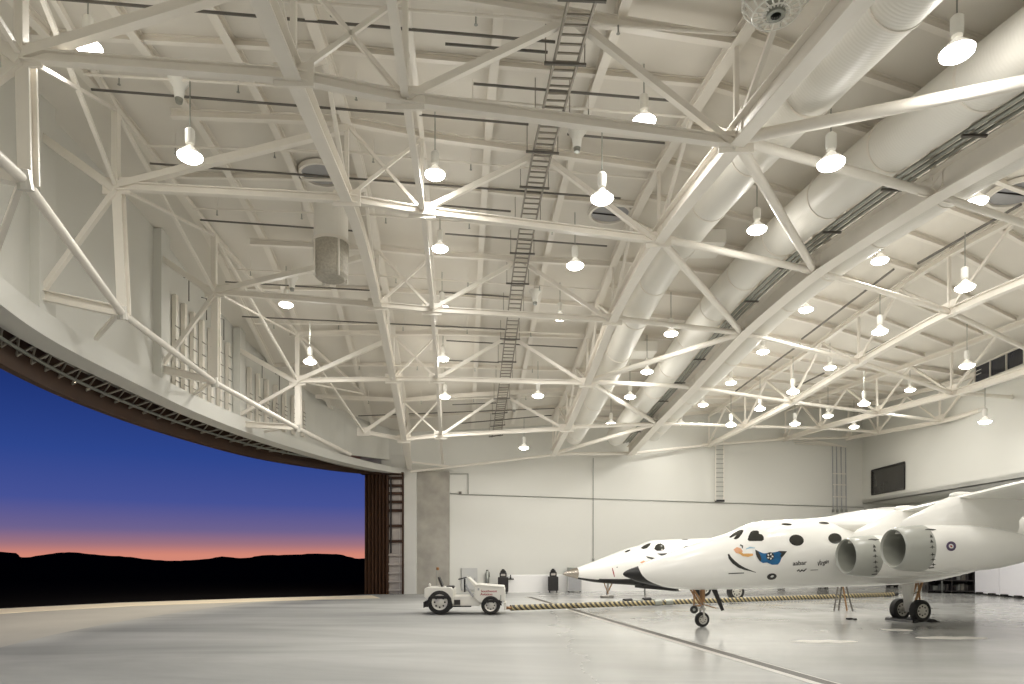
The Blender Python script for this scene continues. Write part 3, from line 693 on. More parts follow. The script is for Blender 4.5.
for py in (474, 485, 497): MB().box(on_far(838, py=py, off=.14), (1.05, .06, .06), math.atan(BWS)).build('clamp_bar', 'steel', t)
def far_box(name, px0, px1, py0, py1, d, m, lab, cat, extra=None):
    a, b = on_far(px0, py=py0, off=0), on_far(px1, py=py1, off=0)
    t = thing(name, lab, cat, on_far((px0 + px1) / 2, z=min(a.z, b.z), off=d / 2))
    c = (a + b) / 2 + V((BWS, -1, 0)).normalized() * (d / 2 + .01)
    MB().box(c, ((b - a).xy.length, d, abs(a.z - b.z)), math.atan(BWS)).build('body', m, t, bevel=.015)
    return t, c, (b - a).xy.length, abs(a.z - b.z)
t, c, w, h = far_box('wall_panel', 461, 477, 568, 590, .12, 'boxgrey', 'pale grey electrical panel on the far wall behind the tug steering wheel', 'panel')
MB().box(c + V((0, -.075, 0)), (w * .9, .02, h * .9), math.atan(BWS)).build('door', 'boxgrey', t)
MB().box(c + V((w * .35, -.12, 0)), (.04, .05, .16)).build('latch', 'galv', t)
# extinguisher on wall
c = on_far(486.5, py=577, off=.18); t = thing('fire_extinguisher', 'grey fire extinguisher hung on the far wall left of the black cart', 'fire extinguisher', c)
MB().lathe([(-.38, 0), (-.38, .12), (.2, .12), (.3, .05), (.38, .05), (.38, 0)], c, (0, 0, 1), 16).build('cylinder', 'galv', t, smooth=True)
MB().tube([c + V((0, 0, .34)), c + V((.12, -.03, .3)), c + V((.14, -.05, 0))], .02, 6).build('hose', 'black', t)
MB().box(c + V((0, 0, .41)), (.14, .04, .05)).build('handle', 'black', t)
# two black carts
def cart(px, lab, y_off, gap):
    b = on_far(px, z=0, off=gap); t = thing('equipment_cart', lab, 'equipment cart', b)
    MB().box(b + V((0, 0, .55)), (.62, .5, .86)).build('cabinet', 'boxdark', t, bevel=.03)
    MB().box(b + V((0, -.02, 1.12)), (.42, .4, .28)).build('control_head', 'boxdark', t, bevel=.02)
    MB().box(b + V((0, -.24, 1.12)), (.26, .02, .12)).build('gauge_panel', 'silver', t)
    MB().lathe([(0, .17), (.08, .17), (.14, .1), (.2, .07), (.2, 0)], b + V((0, 0, 1.26)), (0, 0, 1), 16).build('beacon', 'black', t, smooth=True)
    for sx in (-.22, .22):
        for sy in (-.17, .17): MB().lathe([(-.03, 0), (-.03, .07), (.03, .07), (.03, 0)], b + V((sx, sy, .07)), (1, 0, 0), 12).build('caster', 'rubber', t)
cart(499.5, 'black equipment cart seen just above the white tug bonnet', 0, .9)
cart(550, 'black equipment cart standing by the far wall left of the silver nose', 0, .6)
# spigot
c = on_far(510, py=578, off=.12); t = thing('wall_valve', 'small black valve with two arms on the wainscot beside the black cart', 'valve', c)
MB().tube([c + V((0, .1, 0)), c + V((0, -.1, 0))], .06, 8).build('body', 'black', t)
MB().tube([c + V((-.2, -.08, -.06)), c + V((.2, -.08, -.06))], .045, 8).build('arm', 'black', t)
MB().tube([c + V((0, -.08, 0)), c + V((0, -.08, .2))], .035, 8).build('stem', 'black', t)
b = on_far(571.5, z=0, off=.5); t = thing('grey_cabinet', 'grey metal cabinet at the far wall right behind the silver nose tip', 'cabinet', b)
MB().box(b + V((0, 0, .62)), (.86, .5, 1.12)).build('body', 'boxgrey', t, bevel=.02)
MB().box(b + V((0, 0, 1.36)), (.86, .5, .34)).build('top_unit', 'galv', t, bevel=.02)
MB().box(b + V((0, -.26, .62)), (.74, .02, .96)).build('door', 'ventgrey', t)
for sx in (-.36, .36): MB().box(b + V((sx, 0, .03)), (.08, .4, .06)).build('foot', 'black', t)
# right wall window, clerestory, recess window
def rwin(name, ya, yb, z0, z1, m, nm, off=-.03):
    mb = MB(); a = V((rw(ya, off), ya, z0)); b = V((rw(yb, off), yb, z0)); d = b - a
    o = MB().prism([a, a + V((0, 0, z1 - z0)), a + V((.06, 0, z1 - z0)), a + V((.06, 0, 0))], d).build(name, m); tag(o, kind='structure')
    fr = MB()
    for k in range(nm + 1):
        p = a + d * (k / nm); fr.box(p + V((-.03, 0, (z1 - z0) / 2)), (.08, .05 if nm > 5 else .09, z1 - z0))
    for z in (0, z1 - z0): fr.prism([a + V((-.07, 0, z - .05)), a + V((-.07, 0, z + .05)), a + V((.02, 0, z + .05)), a + V((.02, 0, z - .05))], d)
    f_ = fr.build('window_frame', 'steel' if nm > 5 else 'boxdark'); f_.parent = o; WL[f_] = V((0, 0, 0)); return o
rwin('window_1', 47.0, 42.7, 6.45, 8.1, 'window', 1)
rwin('window_2', 35.6, 27.0, 11.2, 12.12, 'bluewin', 7)
o = MB().prism([on_far(864, z=5.0, off=0), on_far(864, z=5.55, off=0), on_far(864, z=5.55, off=.06), on_far(864, z=5.0, off=.06)], on_far(900, z=5, off=0) - on_far(864, z=5, off=0)).build('window_3', 'window'); tag(o, kind='structure')
t = thing('ledge_duct', 'round white duct running along the right wall under the clerestory window', 'air duct', (rw(35) - .4, 35, 10.9))
MB().tube([(rw(y) - .35, y, 10.92) for y in (36.2, 31, 26, 20)], .22, 16).build('duct_tube', 'duct', t, smooth=True)
for y in (35, 32, 29): MB().box((rw(y) - .2, y, 10.66), (.4, .06, .06)).build('bracket', 'steel', t)
# recess: white sliding partition panels and dark store
def rc(px, py): return floor_at(px, py)
a, b = V((26.6, 41.2, 0)), V((25.4, 30.5, 0)); d = (b - a)
A0, B0 = rc(975, 594.2), rc(1024, 598.9); dd = (B0 - A0); L = dd.length; dd.normalize()
for i in range(4):
    w = 2.25; p = A0 + dd * (i * w); q = A0 + dd * ((i + 1) * w - .04)
    t = thing('sliding_panel', ['tall white sliding wall panel next to the dark equipment bay', 'second tall white sliding wall panel, right of the seam', 'third tall white sliding wall panel at the right edge', 'white sliding wall panel outside the right edge'][i], 'wall panel', p, 'white sliding panels in the right recess')
    nv = V((-dd.y, dd.x, 0)); 
    MB().prism([p + V((0, 0, .10)), p + V((0, 0, 4.6)), p + V((.12, .03, 4.6)), p + V((.12, .03, .10))], q - p).build('panel', 'white_door', t)
    for f_ in (.28, .8):
        e = p.lerp(q, f_); MB().box(e + V((-.02, 0, .1)), (.34, .4, .12), math.atan2(dd.y, dd.x)).build('floor_caster', 'black', t)
# dark equipment bay
Db = rc(928, 593.0); Dc = rc(974, 594.0)
t = thing('equipment_bay', 'dark open storage bay with shelves of equipment behind the main wheels', 'shelving', Db)
nv = V((.35, .94, 0)).normalized()
MB().prism([Db + nv * 1.6, Db + nv * 1.6 + V((0, 0, 3)), Db + nv * 1.7 + V((0, 0, 3)), Db + nv * 1.7], Dc - Db).build('back_panel', 'boxdark', t)
for f_ in (0, .3, .52, 1):
    e = Db.lerp(Dc, f_); MB().prism([e, e + V((.06, 0, 0)), e + V((.06, 0, 3)), e + V((0, 0, 3))], nv * 1.6).build('upright', 'galv' if f_ in (.3,) else 'boxdark', t)
for z in (.12, .75, 1.35, 2.0): MB().prism([Db + V((0, 0, z)), Db + V((0, 0, z + .05)), Db + nv * 1.55 + V((0, 0, z + .05)), Db + nv * 1.55 + V((0, 0, z))], Dc - Db).build('shelf', 'boxdark', t)
rnd = random.Random(3)
for i, f_ in enumerate((.07, .17, .36, .45, .6, .7, .8, .9)):
    for j, z in enumerate((.17, .80)):
        h = rnd.uniform(.25, .48); e = Db.lerp(Dc, f_) + nv * .45 + V((0, 0, z + h / 2))
        o = MB().box(e, (.3, .35, h), rnd.uniform(0, .6)).build('storage_box', ['boxdark', 'conduit', 'boxdark', 'galv', 'boxdark', 'seatv'][rnd.randrange(6)], bevel=.02)
        tag(o, f'small equipment box on the {"lower" if j == 0 else "upper"} shelf of the dark bay, {ORD[i]} from its left end', 'box', 'equipment boxes in the dark bay')
# dark boxes on the wainscot base
for px, w, h, lab in ((818.5, .62, .42, 'black case by the far wall left of the step ladder'), (887, .70, .5, 'black case by the far wall beside the main wheel strut'), (777, .35, .2, 'small dark box by the far wall under the fuselage belly')):
    b = on_far(px, z=0, off=.45); t = thing('equipment_case', lab, 'case', b)
    MB().box(b + V((0, 0, h / 2 + .1)), (w, .45, h)).build('body', 'boxdark', t, bevel=.03)
    MB().box(b + V((0, 0, h + .12)), (w + .02, .47, .05)).build('lid', 'black', t)
    for sx in (-1, 1): MB().box(b + V((sx * w * .38, 0, .05)), (.08, .4, .1)).build('foot', 'rubber', t)

# ------------------------------------------------------------------ floor marks
A_, B_ = V((.94, 37.4, .0)), V((7.4, 3.0, 0)); d = (B_ - A_).normalized(); n = V((-d.y, d.x, 0))
o = MB().prism([A_ - n * .13, A_ + n * .13, A_ + n * .13 + V((0, 0, .006)), A_ - n * .13 + V((0, 0, .006))], B_ - A_).build('trim_trench', 'trench'); tag(o, kind='structure')
for sg_, nm in ((-1, 'left'), (1, 'right')):
    o = MB().prism([A_ + n * sg_ * .13, A_ + n * sg_ * (.3 if sg_ < 0 else .18), A_ + n * sg_ * (.3 if sg_ < 0 else .18) + V((0, 0, .004)), A_ + n * sg_ * .13 + V((0, 0, .004))], B_ - A_).build('trim_border_' + nm, 'border'); tag(o, kind='structure')
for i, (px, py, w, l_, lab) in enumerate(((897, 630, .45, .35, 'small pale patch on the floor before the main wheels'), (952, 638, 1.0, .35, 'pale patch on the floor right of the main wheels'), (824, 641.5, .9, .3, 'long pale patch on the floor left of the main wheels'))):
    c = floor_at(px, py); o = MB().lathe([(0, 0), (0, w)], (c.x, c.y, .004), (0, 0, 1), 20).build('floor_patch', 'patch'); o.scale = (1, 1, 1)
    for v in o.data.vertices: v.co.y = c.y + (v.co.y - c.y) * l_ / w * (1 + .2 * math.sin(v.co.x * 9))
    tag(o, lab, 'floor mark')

exec_aircraft = True
# ------------------------------------------------------------------ aircraft helpers
class Body:
    def __init__(s, G, U, st):            # st rows: (px, ytop, ybot, width factor, exponent) measured along the centre line
        s.G = V(G); s.U = V(U).normalized(); s.W = V((-s.U.y * -1, -s.U.x, 0)); s.W = V((s.U.y, -s.U.x, 0))
        s.t = []; s.zt = []; s.zbm = []; s.hw = []; s.ex = []
        for row in st:
            px, a, b, wf, ex = row[:5]
            t, Y = s.t_at(px, 0.); s.t.append(t)
            zt = HC - (a - PY0) / F * Y; zz = HC - (b - PY0) / F * Y
            s.zt.append(zt); s.zbm.append(zz); s.hw.append(wf * (zt - zz) / 2); s.ex.append(ex)
    def t_at(s, px, v):
        r = (px - PX0) / F
        t = (r * (s.G.y + s.W.y * v) - s.G.x - s.W.x * v) / (s.U.x - s.U.y * r)
        return t, s.G.y + s.U.y * t + s.W.y * v
    def at(s, t, v, z): return V((s.G.x + s.U.x * t + s.W.x * v, s.G.y + s.U.y * t + s.W.y * v, z))
    def extend(s, rows):
        for t, zt, zz, hw, ex in rows: s.t.append(t); s.zt.append(zt); s.zbm.append(zz); s.hw.append(hw); s.ex.append(ex)
    def sec(s, t):
        g = lambda a: float(np.interp(t, s.t, a))
        return g(s.zt), g(s.zbm), g(s.hw), g(s.ex)
    def surf(s, t, z, off=.006):
        zt, zz, hw, ex = s.sec(t); zc, h = (zt + zz) / 2, max((zt - zz) / 2, 1e-3)
        q = min(1., abs((z - zc) / h)); return hw * max(0., 1 - q ** ex) ** (1 / ex) + off
    def px(s, px, py, off=.006, surf=None):
        sf = surf or s.surf; v = 1.0
        for _ in range(14):
            t, Y = s.t_at(px, v); z = HC - (py - PY0) / F * Y; v = .5 * v + .5 * sf(t, z, off)
        return s.at(t, v, z)
    def loft(s, n=56, sub=.12):
        ts = [s.t[0]]
        for a, b in zip(s.t, s.t[1:]):
            k = max(1, int((b - a) / sub)); ts += [a + (b - a) * i / k for i in range(1, k + 1)]
        sm = lambda arr: None
        out = []
        for t in ts:
            zt, zz, hw, ex = s.sec(t); zc, h = (zt + zz) / 2, (zt - zz) / 2; r = []
            for k in range(n):
                a = 2 * math.pi * k / n; ca, sa = math.cos(a), math.sin(a)
                r.append((t, hw * math.copysign(abs(ca) ** (2 / ex), ca), zc + h * math.copysign(abs(sa) ** (2 / ex), sa)))
            out.append(r)
        return out
    def split(s, rules, parent, n=56, sub=.1):   # rules: [(name, material, predicate(t, v, z))] first that fits wins
        R = s.loft(n, sub); parts = {r[0]: MB() for r in rules}
        for i in range(len(R) - 1):
            for j in range(n):
                q = [R[i][j], R[i][(j + 1) % n], R[i + 1][(j + 1) % n], R[i + 1][j]]
                c = [sum(p[k] for p in q) / 4 for k in range(3)]
                for nm, m, pr in rules:
                    if pr(*c): parts[nm].add([s.at(*p) for p in q], [(0, 1, 2, 3)]); break
        res = {}
        for nm, m, pr in rules:
            mb = parts[nm]
            if not mb.f: continue
            o = mb.build(nm, m, parent)
            import bmesh
            bm = bmesh.new(); bm.from_mesh(o.data); bmesh.ops.remove_doubles(bm, verts=bm.verts, dist=1e-4); bmesh.ops.recalc_face_normals(bm, faces=bm.faces)
            bm.to_mesh(o.data); bm.free(); o.data.shade_smooth(); res[nm] = o
        return res
def resample(st, n=4):   # smooth the measured outline rows
    return [tuple(r) for r in smooth(st, n)]
def decal(body, pts, name, m, parent, off=.008, surf=None, rings=5, sub=3):   # star-shaped outline in photo pixels laid onto the skin
    ring = []
    for i in range(len(pts)):
        a, b = pts[i], pts[(i + 1) % len(pts)]
        for k in range(sub): ring.append((a[0] + (b[0] - a[0]) * k / sub, a[1] + (b[1] - a[1]) * k / sub))
    cx = sum(p[0] for p in ring) / len(ring); cy = sum(p[1] for p in ring) / len(ring)
    mb = MB(); vs = [body.px(cx, cy, off, surf)]; n = len(ring)
    for k in range(1, rings + 1):
        for p in ring: vs.append(body.px(cx + (p[0] - cx) * k / rings, cy + (p[1] - cy) * k / rings, off, surf))
    fs = [(0, 1 + j, 1 + (j + 1) % n) for j in range(n)]
    for k in range(rings - 1):
        for j in range(n):
            a = 1 + k * n + j; b = 1 + k * n + (j + 1) % n; fs.append((a, b, b + n, a + n))
    return mb.add(vs, fs).build(name, m, parent, smooth=True)
def ell(cx, cy, rx, ry, rot=0, n=18):
    c, s_ = math.cos(rot), math.sin(rot)
    return [(cx + rx * math.cos(a) * c - ry * math.sin(a) * s_, cy + rx * math.cos(a) * s_ + ry * math.sin(a) * c) for a in [2 * math.pi * k / n for k in range(n)]]
def stroke(body, pts, w, name, m, parent, off=.008, surf=None):
    L_, R_ = [], []
    for i, p in enumerate(pts):
        a = pts[max(i - 1, 0)]; b = pts[min(i + 1, len(pts) - 1)]; dx, dy = b[0] - a[0], b[1] - a[1]; l = math.hypot(dx, dy) or 1
        ww = w[i] if isinstance(w, (list, tuple)) else w
        L_.append(body.px(p[0] - dy / l * ww / 2, p[1] + dx / l * ww / 2, off, surf)); R_.append(body.px(p[0] + dy / l * ww / 2, p[1] - dx / l * ww / 2, off, surf))
    return MB().rings([[a, b] for a, b in zip(L_, R_)], closed=False).build(name, m, parent)
def text_mesh(txt, size):
    cu = bpy.data.curves.new('lettering', 'FONT'); cu.body = txt; cu.size = size; cu.resolution_u = 3
    o = bpy.data.objects.new('lettering', cu); C.objects.link(o); bpy.context.view_layer.update()
    me = o.evaluated_get(bpy.context.evaluated_depsgraph_get()).to_mesh()
    vs = [tuple(v.co) for v in me.vertices]; fs = [tuple(p.vertices) for p in me.polygons]
    o.evaluated_get(bpy.context.evaluated_depsgraph_get()).to_mesh_clear()
    bpy.data.objects.remove(o); bpy.data.curves.remove(cu); return vs, fs
def lettering(body, txt, x0, y0, size, m, parent, shear=0., slope=0., name='lettering', sx=1., bold=0., surf=None):
    vs, fs = text_mesh(txt, size); mb = MB()
    for k in range(2 if bold else 1):
        mb.add([body.px(x0 + (v[0] + shear * v[1]) * sx + k * bold, y0 - v[1] + slope * v[0], .009 + .001 * k, surf) for v in vs], fs)
    return mb.build(name, m, parent)

# ------------------------------------------------------------------ near aircraft (twin boom carrier plane)
G1 = floor_at(702, 627); GM = V((13.92, 23.9, 0)); U1 = (GM - G1).normalized()
st = [(623, 573.6, 574.6, .9, 2), (624.5, 571.8, 576.2, .95, 2), (628, 569.8, 577.8, 1, 2.05), (633, 567.8, 579.8, 1, 2.1), (638, 566, 581.8, 1, 2.1), (650, 561.2, 584.6, 1, 2.15), (660, 557, 586.4, 1, 2.2), (675, 551.4, 588.7, 1, 2.2),
      (690, 545.8, 589.8, 1, 2.25), (705, 540.6, 589.6, 1, 2.25), (720, 535.6, 589.3, 1, 2.25), (732, 531.6, 589.2, 1, 2.2), (740, 528, 589.2, 1, 2.2), (746, 525, 589.1, 1, 2.15), (754, 522.2, 589, 1, 2.1), (768, 520.3, 588.8, 1, 2.05), (800, 518.8, 588, 1, 2),
      (850, 517.2, 586.6, 1, 2), (880, 516.2, 585.4, 1, 2), (915, 515.5, 583.2, 1, 2), (950, 515.5, 577, 1, 2), (985, 516, 567.5, 1, 2), (1024, 517, 556.5, 1, 2)]
NB = Body(G1, U1, resample(st, 3)); te = NB.t[-1]
NB.extend([(te + 2.5, 3.55, 2.75, .45, 2), (te + 5, 3.5, 3.0, .26, 2), (te + 7.0, 3.42, 3.25, .1, 2)])
wk = thing('carrier_plane', 'large white jet fuselage with black nose and paired engines, nearest the camera', 'aircraft', G1)
tcap, _ = NB.t_at(638.5, .3)
def nosecap(t, v, z):
    p = NB.at(t, abs(v), z)      # the paint edge leans back toward the belly
    return PX0 + F * p.x / p.y < np.interp(PY0 + (HC - p.z) / p.y * F, [563, 566, 570, 575, 580, 583, 587], [637, 638, 639.5, 642, 647, 653, 664])
def ringpt(t, a):
    zt, zz, hw, ex = NB.sec(t); ca, sa = math.cos(a), math.sin(a)
    return t, hw * math.copysign(abs(ca) ** (2 / ex), ca), (zt + zz) / 2 + (zt - zz) / 2 * math.copysign(abs(sa) ** (2 / ex), sa)
ANG = [2 * math.pi * k / 72 for k in range(72)]; TB = []
for a in ANG:
    x0, x1 = NB.t[0], NB.t[0] + 3.5
    for _ in range(40):
        xm = (x0 + x1) / 2
        if nosecap(*ringpt(xm, a)): x0 = xm
        else: x1 = xm
    TB.append(x0)
for _ in range(2): TB = [(TB[k - 1] + 2 * TB[k] + TB[(k + 1) % 72]) / 4 for k in range(72)]
t0_, t1_ = NB.t[0], max(TB) + .3
MB().rings([[NB.at(*ringpt(t0_ + (b - t0_) * (k / 18) ** 1.5, a)) for a, b in zip(ANG, TB)] for k in range(19)], (True, False)).build('nose_cap', 'black', wk, smooth=True)
rs = [[NB.at(*ringpt(b + (t1_ - b) * k / 16, a)) for a, b in zip(ANG, TB)] for k in range(16)]
t_ = t1_
while t_ < NB.t[-1]: rs.append([NB.at(*ringpt(t_, a)) for a in ANG]); t_ += .08
rs.append([NB.at(*ringpt(NB.t[-1], a)) for a in ANG])
MB().rings(rs, (False, True)).build('fuselage', 'white', wk, smooth=True)
# windows
W_ = lambda pts, nm='window_pane', m='glass': decal(NB, pts, nm, m, wk)
W_([(728.8, 537.2), (733, 533.6), (738, 530.6), (742, 529.6), (743.6, 530.6), (742, 534), (738.6, 538.2), (736, 539.4), (733.4, 538.8), (737.2, 534.6), (736, 534), (731, 537.8)], 'windscreen_pane')
W_([(747.6, 539.6), (748.6, 536), (750.5, 532), (753, 530.5), (757, 530.4), (759, 531.5), (759, 533.6), (762, 534.4), (763.8, 537), (763.8, 539.6), (762, 541), (749, 541)], 'windscreen_pane')
W_(ell(796.5, 540.2, 7.4, 5.6, .15)); W_(ell(835, 538.4, 6.8, 5.3, .1))
W_(ell(786.5, 524.3, 5.2, 1.15, .05)); W_(ell(824, 523.0, 5.2, 1.15, .06))
# nose art (abstract swirls), blue wing device with white mark, roundel, lettering
stroke(NB, [(728.4, 554), (730, 558), (733.5, 562), (739, 566.2), (745, 569), (750, 570.5), (756, 572.5)], [1.5, 3, 3.6, 3.2, 2.2, 1.2, .5], 'black_swoosh', 'ink', wk)
decal(NB, [(733.5, 549.5), (737, 547), (741, 548.4), (743, 551.5), (740, 554), (736, 553)], 'salmon_swirl', 'skin', wk)
stroke(NB, [(739, 552), (743, 554.8), (748, 555.2), (753, 554.6)], [2.2, 2.6, 3.4, 2], 'tan_swirl', 'tan', wk, off=.01)
stroke(NB, [(740, 544.8), (742.4, 546), (742.5, 548.4)], [1, 1.7, .8], 'grey_swirl', 'ink', wk, off=.011)
stroke(NB, [(746, 549), (750, 547.5), (755, 548)], [.8, 1.6, .6], 'pale_swirl', 'skyblue', wk)
stroke(NB, [(728.5, 573.6), (736, 573.3), (744, 573)], [.9, 1, .8], 'serial_mark', 'ink', wk)
decal(NB, [(755.2, 549.6), (759, 552), (764, 553.4), (769.5, 552.8), (775, 552.2), (780, 550.9), (787, 551.2), (784.5, 554.5), (781.5, 558), (780, 562), (778, 564.6), (772, 564.8), (767, 562.6), (763, 563), (759.5, 561), (757, 557)], 'blue_device', 'blue', wk, off=.008)
decal(NB, [(755.2, 549.6), (758.5, 551.6), (760.3, 555), (761.5, 559), (760.5, 561.6), (757.8, 558.5), (756, 554.5)], 'device_tip', 'ink', wk, off=.012)
decal(NB, [(778, 551), (787, 551.2), (784.5, 554.6), (781.6, 557.8), (780.2, 556), (781.6, 553.2)], 'device_tip', 'ink', wk, off=.012)
decal(NB, ell(770.2, 556.2, 4, 4), 'device_eye', 'ink', wk, off=.012)
for a in range(5):
    c_ = (770.2 + 2.3 * math.cos(a * 1.2566), 556.4 + 2.3 * math.sin(a * 1.2566)); decal(NB, ell(*c_, 1.15, .8, a * 1.2566 + .6, 8), 'device_mark', 'paleink', wk, off=.016, rings=2)
decal(NB, ell(771.8, 576.6, 4.9, 3.2, -.15), 'black_roundel', 'ink', wk); decal(NB, ell(772.2, 576.4, 1.8, 1, -.3), 'roundel_eye', 'paleink', wk, off=.013)
lettering(NB, 'aabar', 792.5, 565.6, 6.4, 'ink', wk, slope=-.07, bold=.35)
stroke(NB, [(797, 571.2), (799, 569.8), (800, 571.6), (802, 570), (803.5, 571.2), (806.5, 568.6)], [1, 1.6, 1.4, 1.6, 1.4, .9], 'script_mark', 'ink', wk)
stroke(NB, [(810.5, 570.2), (818, 569.8)], .5, 'fine_print', 'ink', wk)
lettering(NB, 'Virgin', 816.6, 566.2, 6.4, 'ink', wk, shear=.3, slope=-.2, sx=.78, bold=.25)
stroke(NB, [(818.6, 565.8), (820.2, 559.6)], .5, 'script_mark', 'ink', wk)
# engines
def nacelle(v0, px, py, par, first):
    t0, Y = NB.t_at(px, v0); z0 = HC - (py - PY0) / F * Y; o = NB.at(t0, v0, z0); ax = (NB.U + NB.W * .13).normalized()
    n = MB().lathe([(.06, .49), (.02, .505), (0, .525), (.03, .55), (.14, .585), (.4, .63), (.80, .655)], o, ax, 40).build('inlet_cowl', 'cowl', par, smooth=True)
    MB().lathe([(1.2, .44), (.5, .455), (.12, .475), (.06, .49)], o, ax, 40).build('inlet_liner', 'inlet', par, smooth=True)
    MB().lathe([(.80, .655), (1.2, .665), (2.2, .655), (2.9, .60), (3.4, .53), (3.9, .42)], o, ax, 40).build('engine_cowl', 'white', par, smooth=True)
    MB().lathe([(3.9, .42), (3.88, .38), (3.5, .36), (3.5, 0)], o, ax, 32).build('exhaust', 'steelbare', par, smooth=True)
    f_ = MB().lathe([(1.15, .0), (1.15, .45)], o, ax, 32).build('fan_face', 'fan', par)
    MB().lathe([(.85, .0), (.92, .06), (1.14, .14)], o, ax, 18).build('fan_spinner', 'fan', par, smooth=True)
    R = lambda t: float(np.interp(t - t0, [0, .14, .4, .8, 1.2, 2.2, 2.9, 3.4, 3.9], [.525, .585, .63, .655, .665, .655, .60, .53, .42]))
    sf = lambda t, z, off: v0 + (t - t0) * .13 + 1.012 * math.sqrt(max(1e-4, R(t) ** 2 - (z - z0) ** 2)) + off + .004
    return o, t0, z0, sf
engs = []
for i, (v0, px, py) in enumerate(((1.85, 845.5, 556.2), (3.95, 892.5, 548.3))):
    par = wk
    o, t0, z0, sf = nacelle(v0, px, py, par, i == 0); engs.append((o, t0, z0, v0, sf))
    # pylon: closed fairing from nacelle top up to the wing
    zw = 3.45 + .115 * v0; uL = 5.95 - .06 * v0; rs = []
    prof = lambda a, b, hw, z: [NB.at(a, v0 - .02, z), NB.at(a + .07 * (b - a), v0 + hw * .45, z), NB.at(a + .36 * (b - a), v0 + hw, z), NB.at(a + .6 * (b - a), v0 + hw, z), NB.at(b, v0 + .02, z), NB.at(b, v0 - .02, z), NB.at(a + .6 * (b - a), v0 - hw, z), NB.at(a + .36 * (b - a), v0 - hw, z), NB.at(a + .07 * (b - a), v0 - hw * .45, z)]
    rs = [prof(t0 + .1, t0 + 4.4, .42, z0 + .40), prof(t0 + .2, t0 + 4.5, .40, z0 + .62), prof(t0 + .45, t0 + 4.5, .38, z0 + .83), prof(t0 + .85, t0 + 4.7, .36, z0 + 1.0), prof(uL - .1, t0 + 5.0, .33, zw + .08)]
    MB().rings(rs).build('pylon', 'white', par, smooth=True)
    MB().lathe([(-.3, 0), (-.26, .05), (-.1, .10), (.15, .12), (.5, .11), (.8, .0)], NB.at(uL + .12, v0, zw + .09), NB.U, 16).build('pylon_cap', 'white', par, smooth=True)
# marks on the engines
for (o, t0, z0, v0, sf), x0, ys in ((engs[0], 874.6, (546, 550, 556, 562, 567, 571)), (engs[1], 931.6, (536, 541, 547, 554.5, 559.5, 564.5))):
    mb = None
    lettering(NB, 'x-prize', x0 - 6, ys[0] - 5.4, 3.2, 'ink', wk, name='fine_print', surf=sf) if 0 else stroke(NB, [(x0 - 6.5, ys[0] - 6.2), (x0 - 3, ys[0] - 6.8), (x0 + 1, ys[0] - 6.2), (x0 + 4.5, ys[0] - 6.6)], [.6, 1.4, 1.6, .5], 'fine_print', 'ink', wk, surf=sf)
    for j, y in enumerate(ys):
        dx = .35 * j
        if j < 2: decal(NB, [(x0 - 1.6 + dx, y + 1.6), (x0 - 1 + dx, y - 1.8), (x0 + .2 + dx, y - .6), (x0 + 1.6 + dx, y + 1.6)], 'flight_mark', 'ink', wk, surf=sf, rings=2)
        else:
            decal(NB, [(x0 + dx, y - 2.4), (x0 + .5 + dx, y - .6), (x0 + 3 + dx, y + .4), (x0 + .5 + dx, y + .5), (x0 + dx, y + 2.2), (x0 - .5 + dx, y + .5), (x0 - 3 + dx, y + .6), (x0 - .5 + dx, y - .5)], 'flight_mark', 'ink', wk, surf=sf, rings=2, sub=1)
    stroke(NB, [(x0 - 3, ys[-1] + 3.6), (x0 + 2.5, ys[-1] + 3)], 1.2, 'fine_print', 'ink', wk, surf=sf)
sf = engs[1][4]
decal(NB, ell(951.2, 546.2, 4.9, 4.9), 'round_emblem', 'purple', wk, surf=sf); decal(NB, ell(951.2, 546.2, 2.6, 2.2, .5), 'emblem_centre', 'paleink', wk, off=.013, surf=sf); decal(NB, ell(951.2, 546.2, 1.3, .8, .5), 'emblem_star', 'red', wk, off=.018, surf=sf)
# wing
rs = []
for v in np.linspace(-1.3, 14, 20):
    zw = 3.45 + .115 * max(v, -.5); uL = 5.95 - .06 * v; ch = 3.6 - .05 * v; th = .40
    if v < 0: zw -= .0
    af = [(0, 0), (.02, .10), (.08, .22), (.2, .34), (.4, .38), (.65, .26), (1, .05), (1, 0), (.65, -.04), (.4, -.07), (.2, -.08), (.06, -.07), (.015, -.04)]
    rs.append([NB.at(uL + a * ch, v, zw + b * th * 1.3) for a, b in af])
MB().rings(rs).build('wing', 'white', wk, smooth=True)
# fairing on the fuselage spine under the wing
rs = []
for t_, hw, z0_, z1_ in ((3.6, .05, 3.2, 3.50), (4.4, .7, 3.0, 3.56), (5.2, 1.5, 2.9, 3.66), (5.9, 2.0, 2.9, 3.80), (7.0, 2.2, 2.9, 3.95), (8.5, 2.0, 2.9, 3.95), (10.5, 1.0, 3.0, 3.75), (12.5, .1, 3.1, 3.55)):
    rs.append([NB.at(t_, hw * math.cos(a), (z0_ + z1_) / 2 + (z1_ - z0_) / 2 * math.sin(a)) for a in [2 * math.pi * k / 20 for k in range(20)]])
MB().rings(rs).build('wing_root_fairing', 'white', wk, smooth=True)
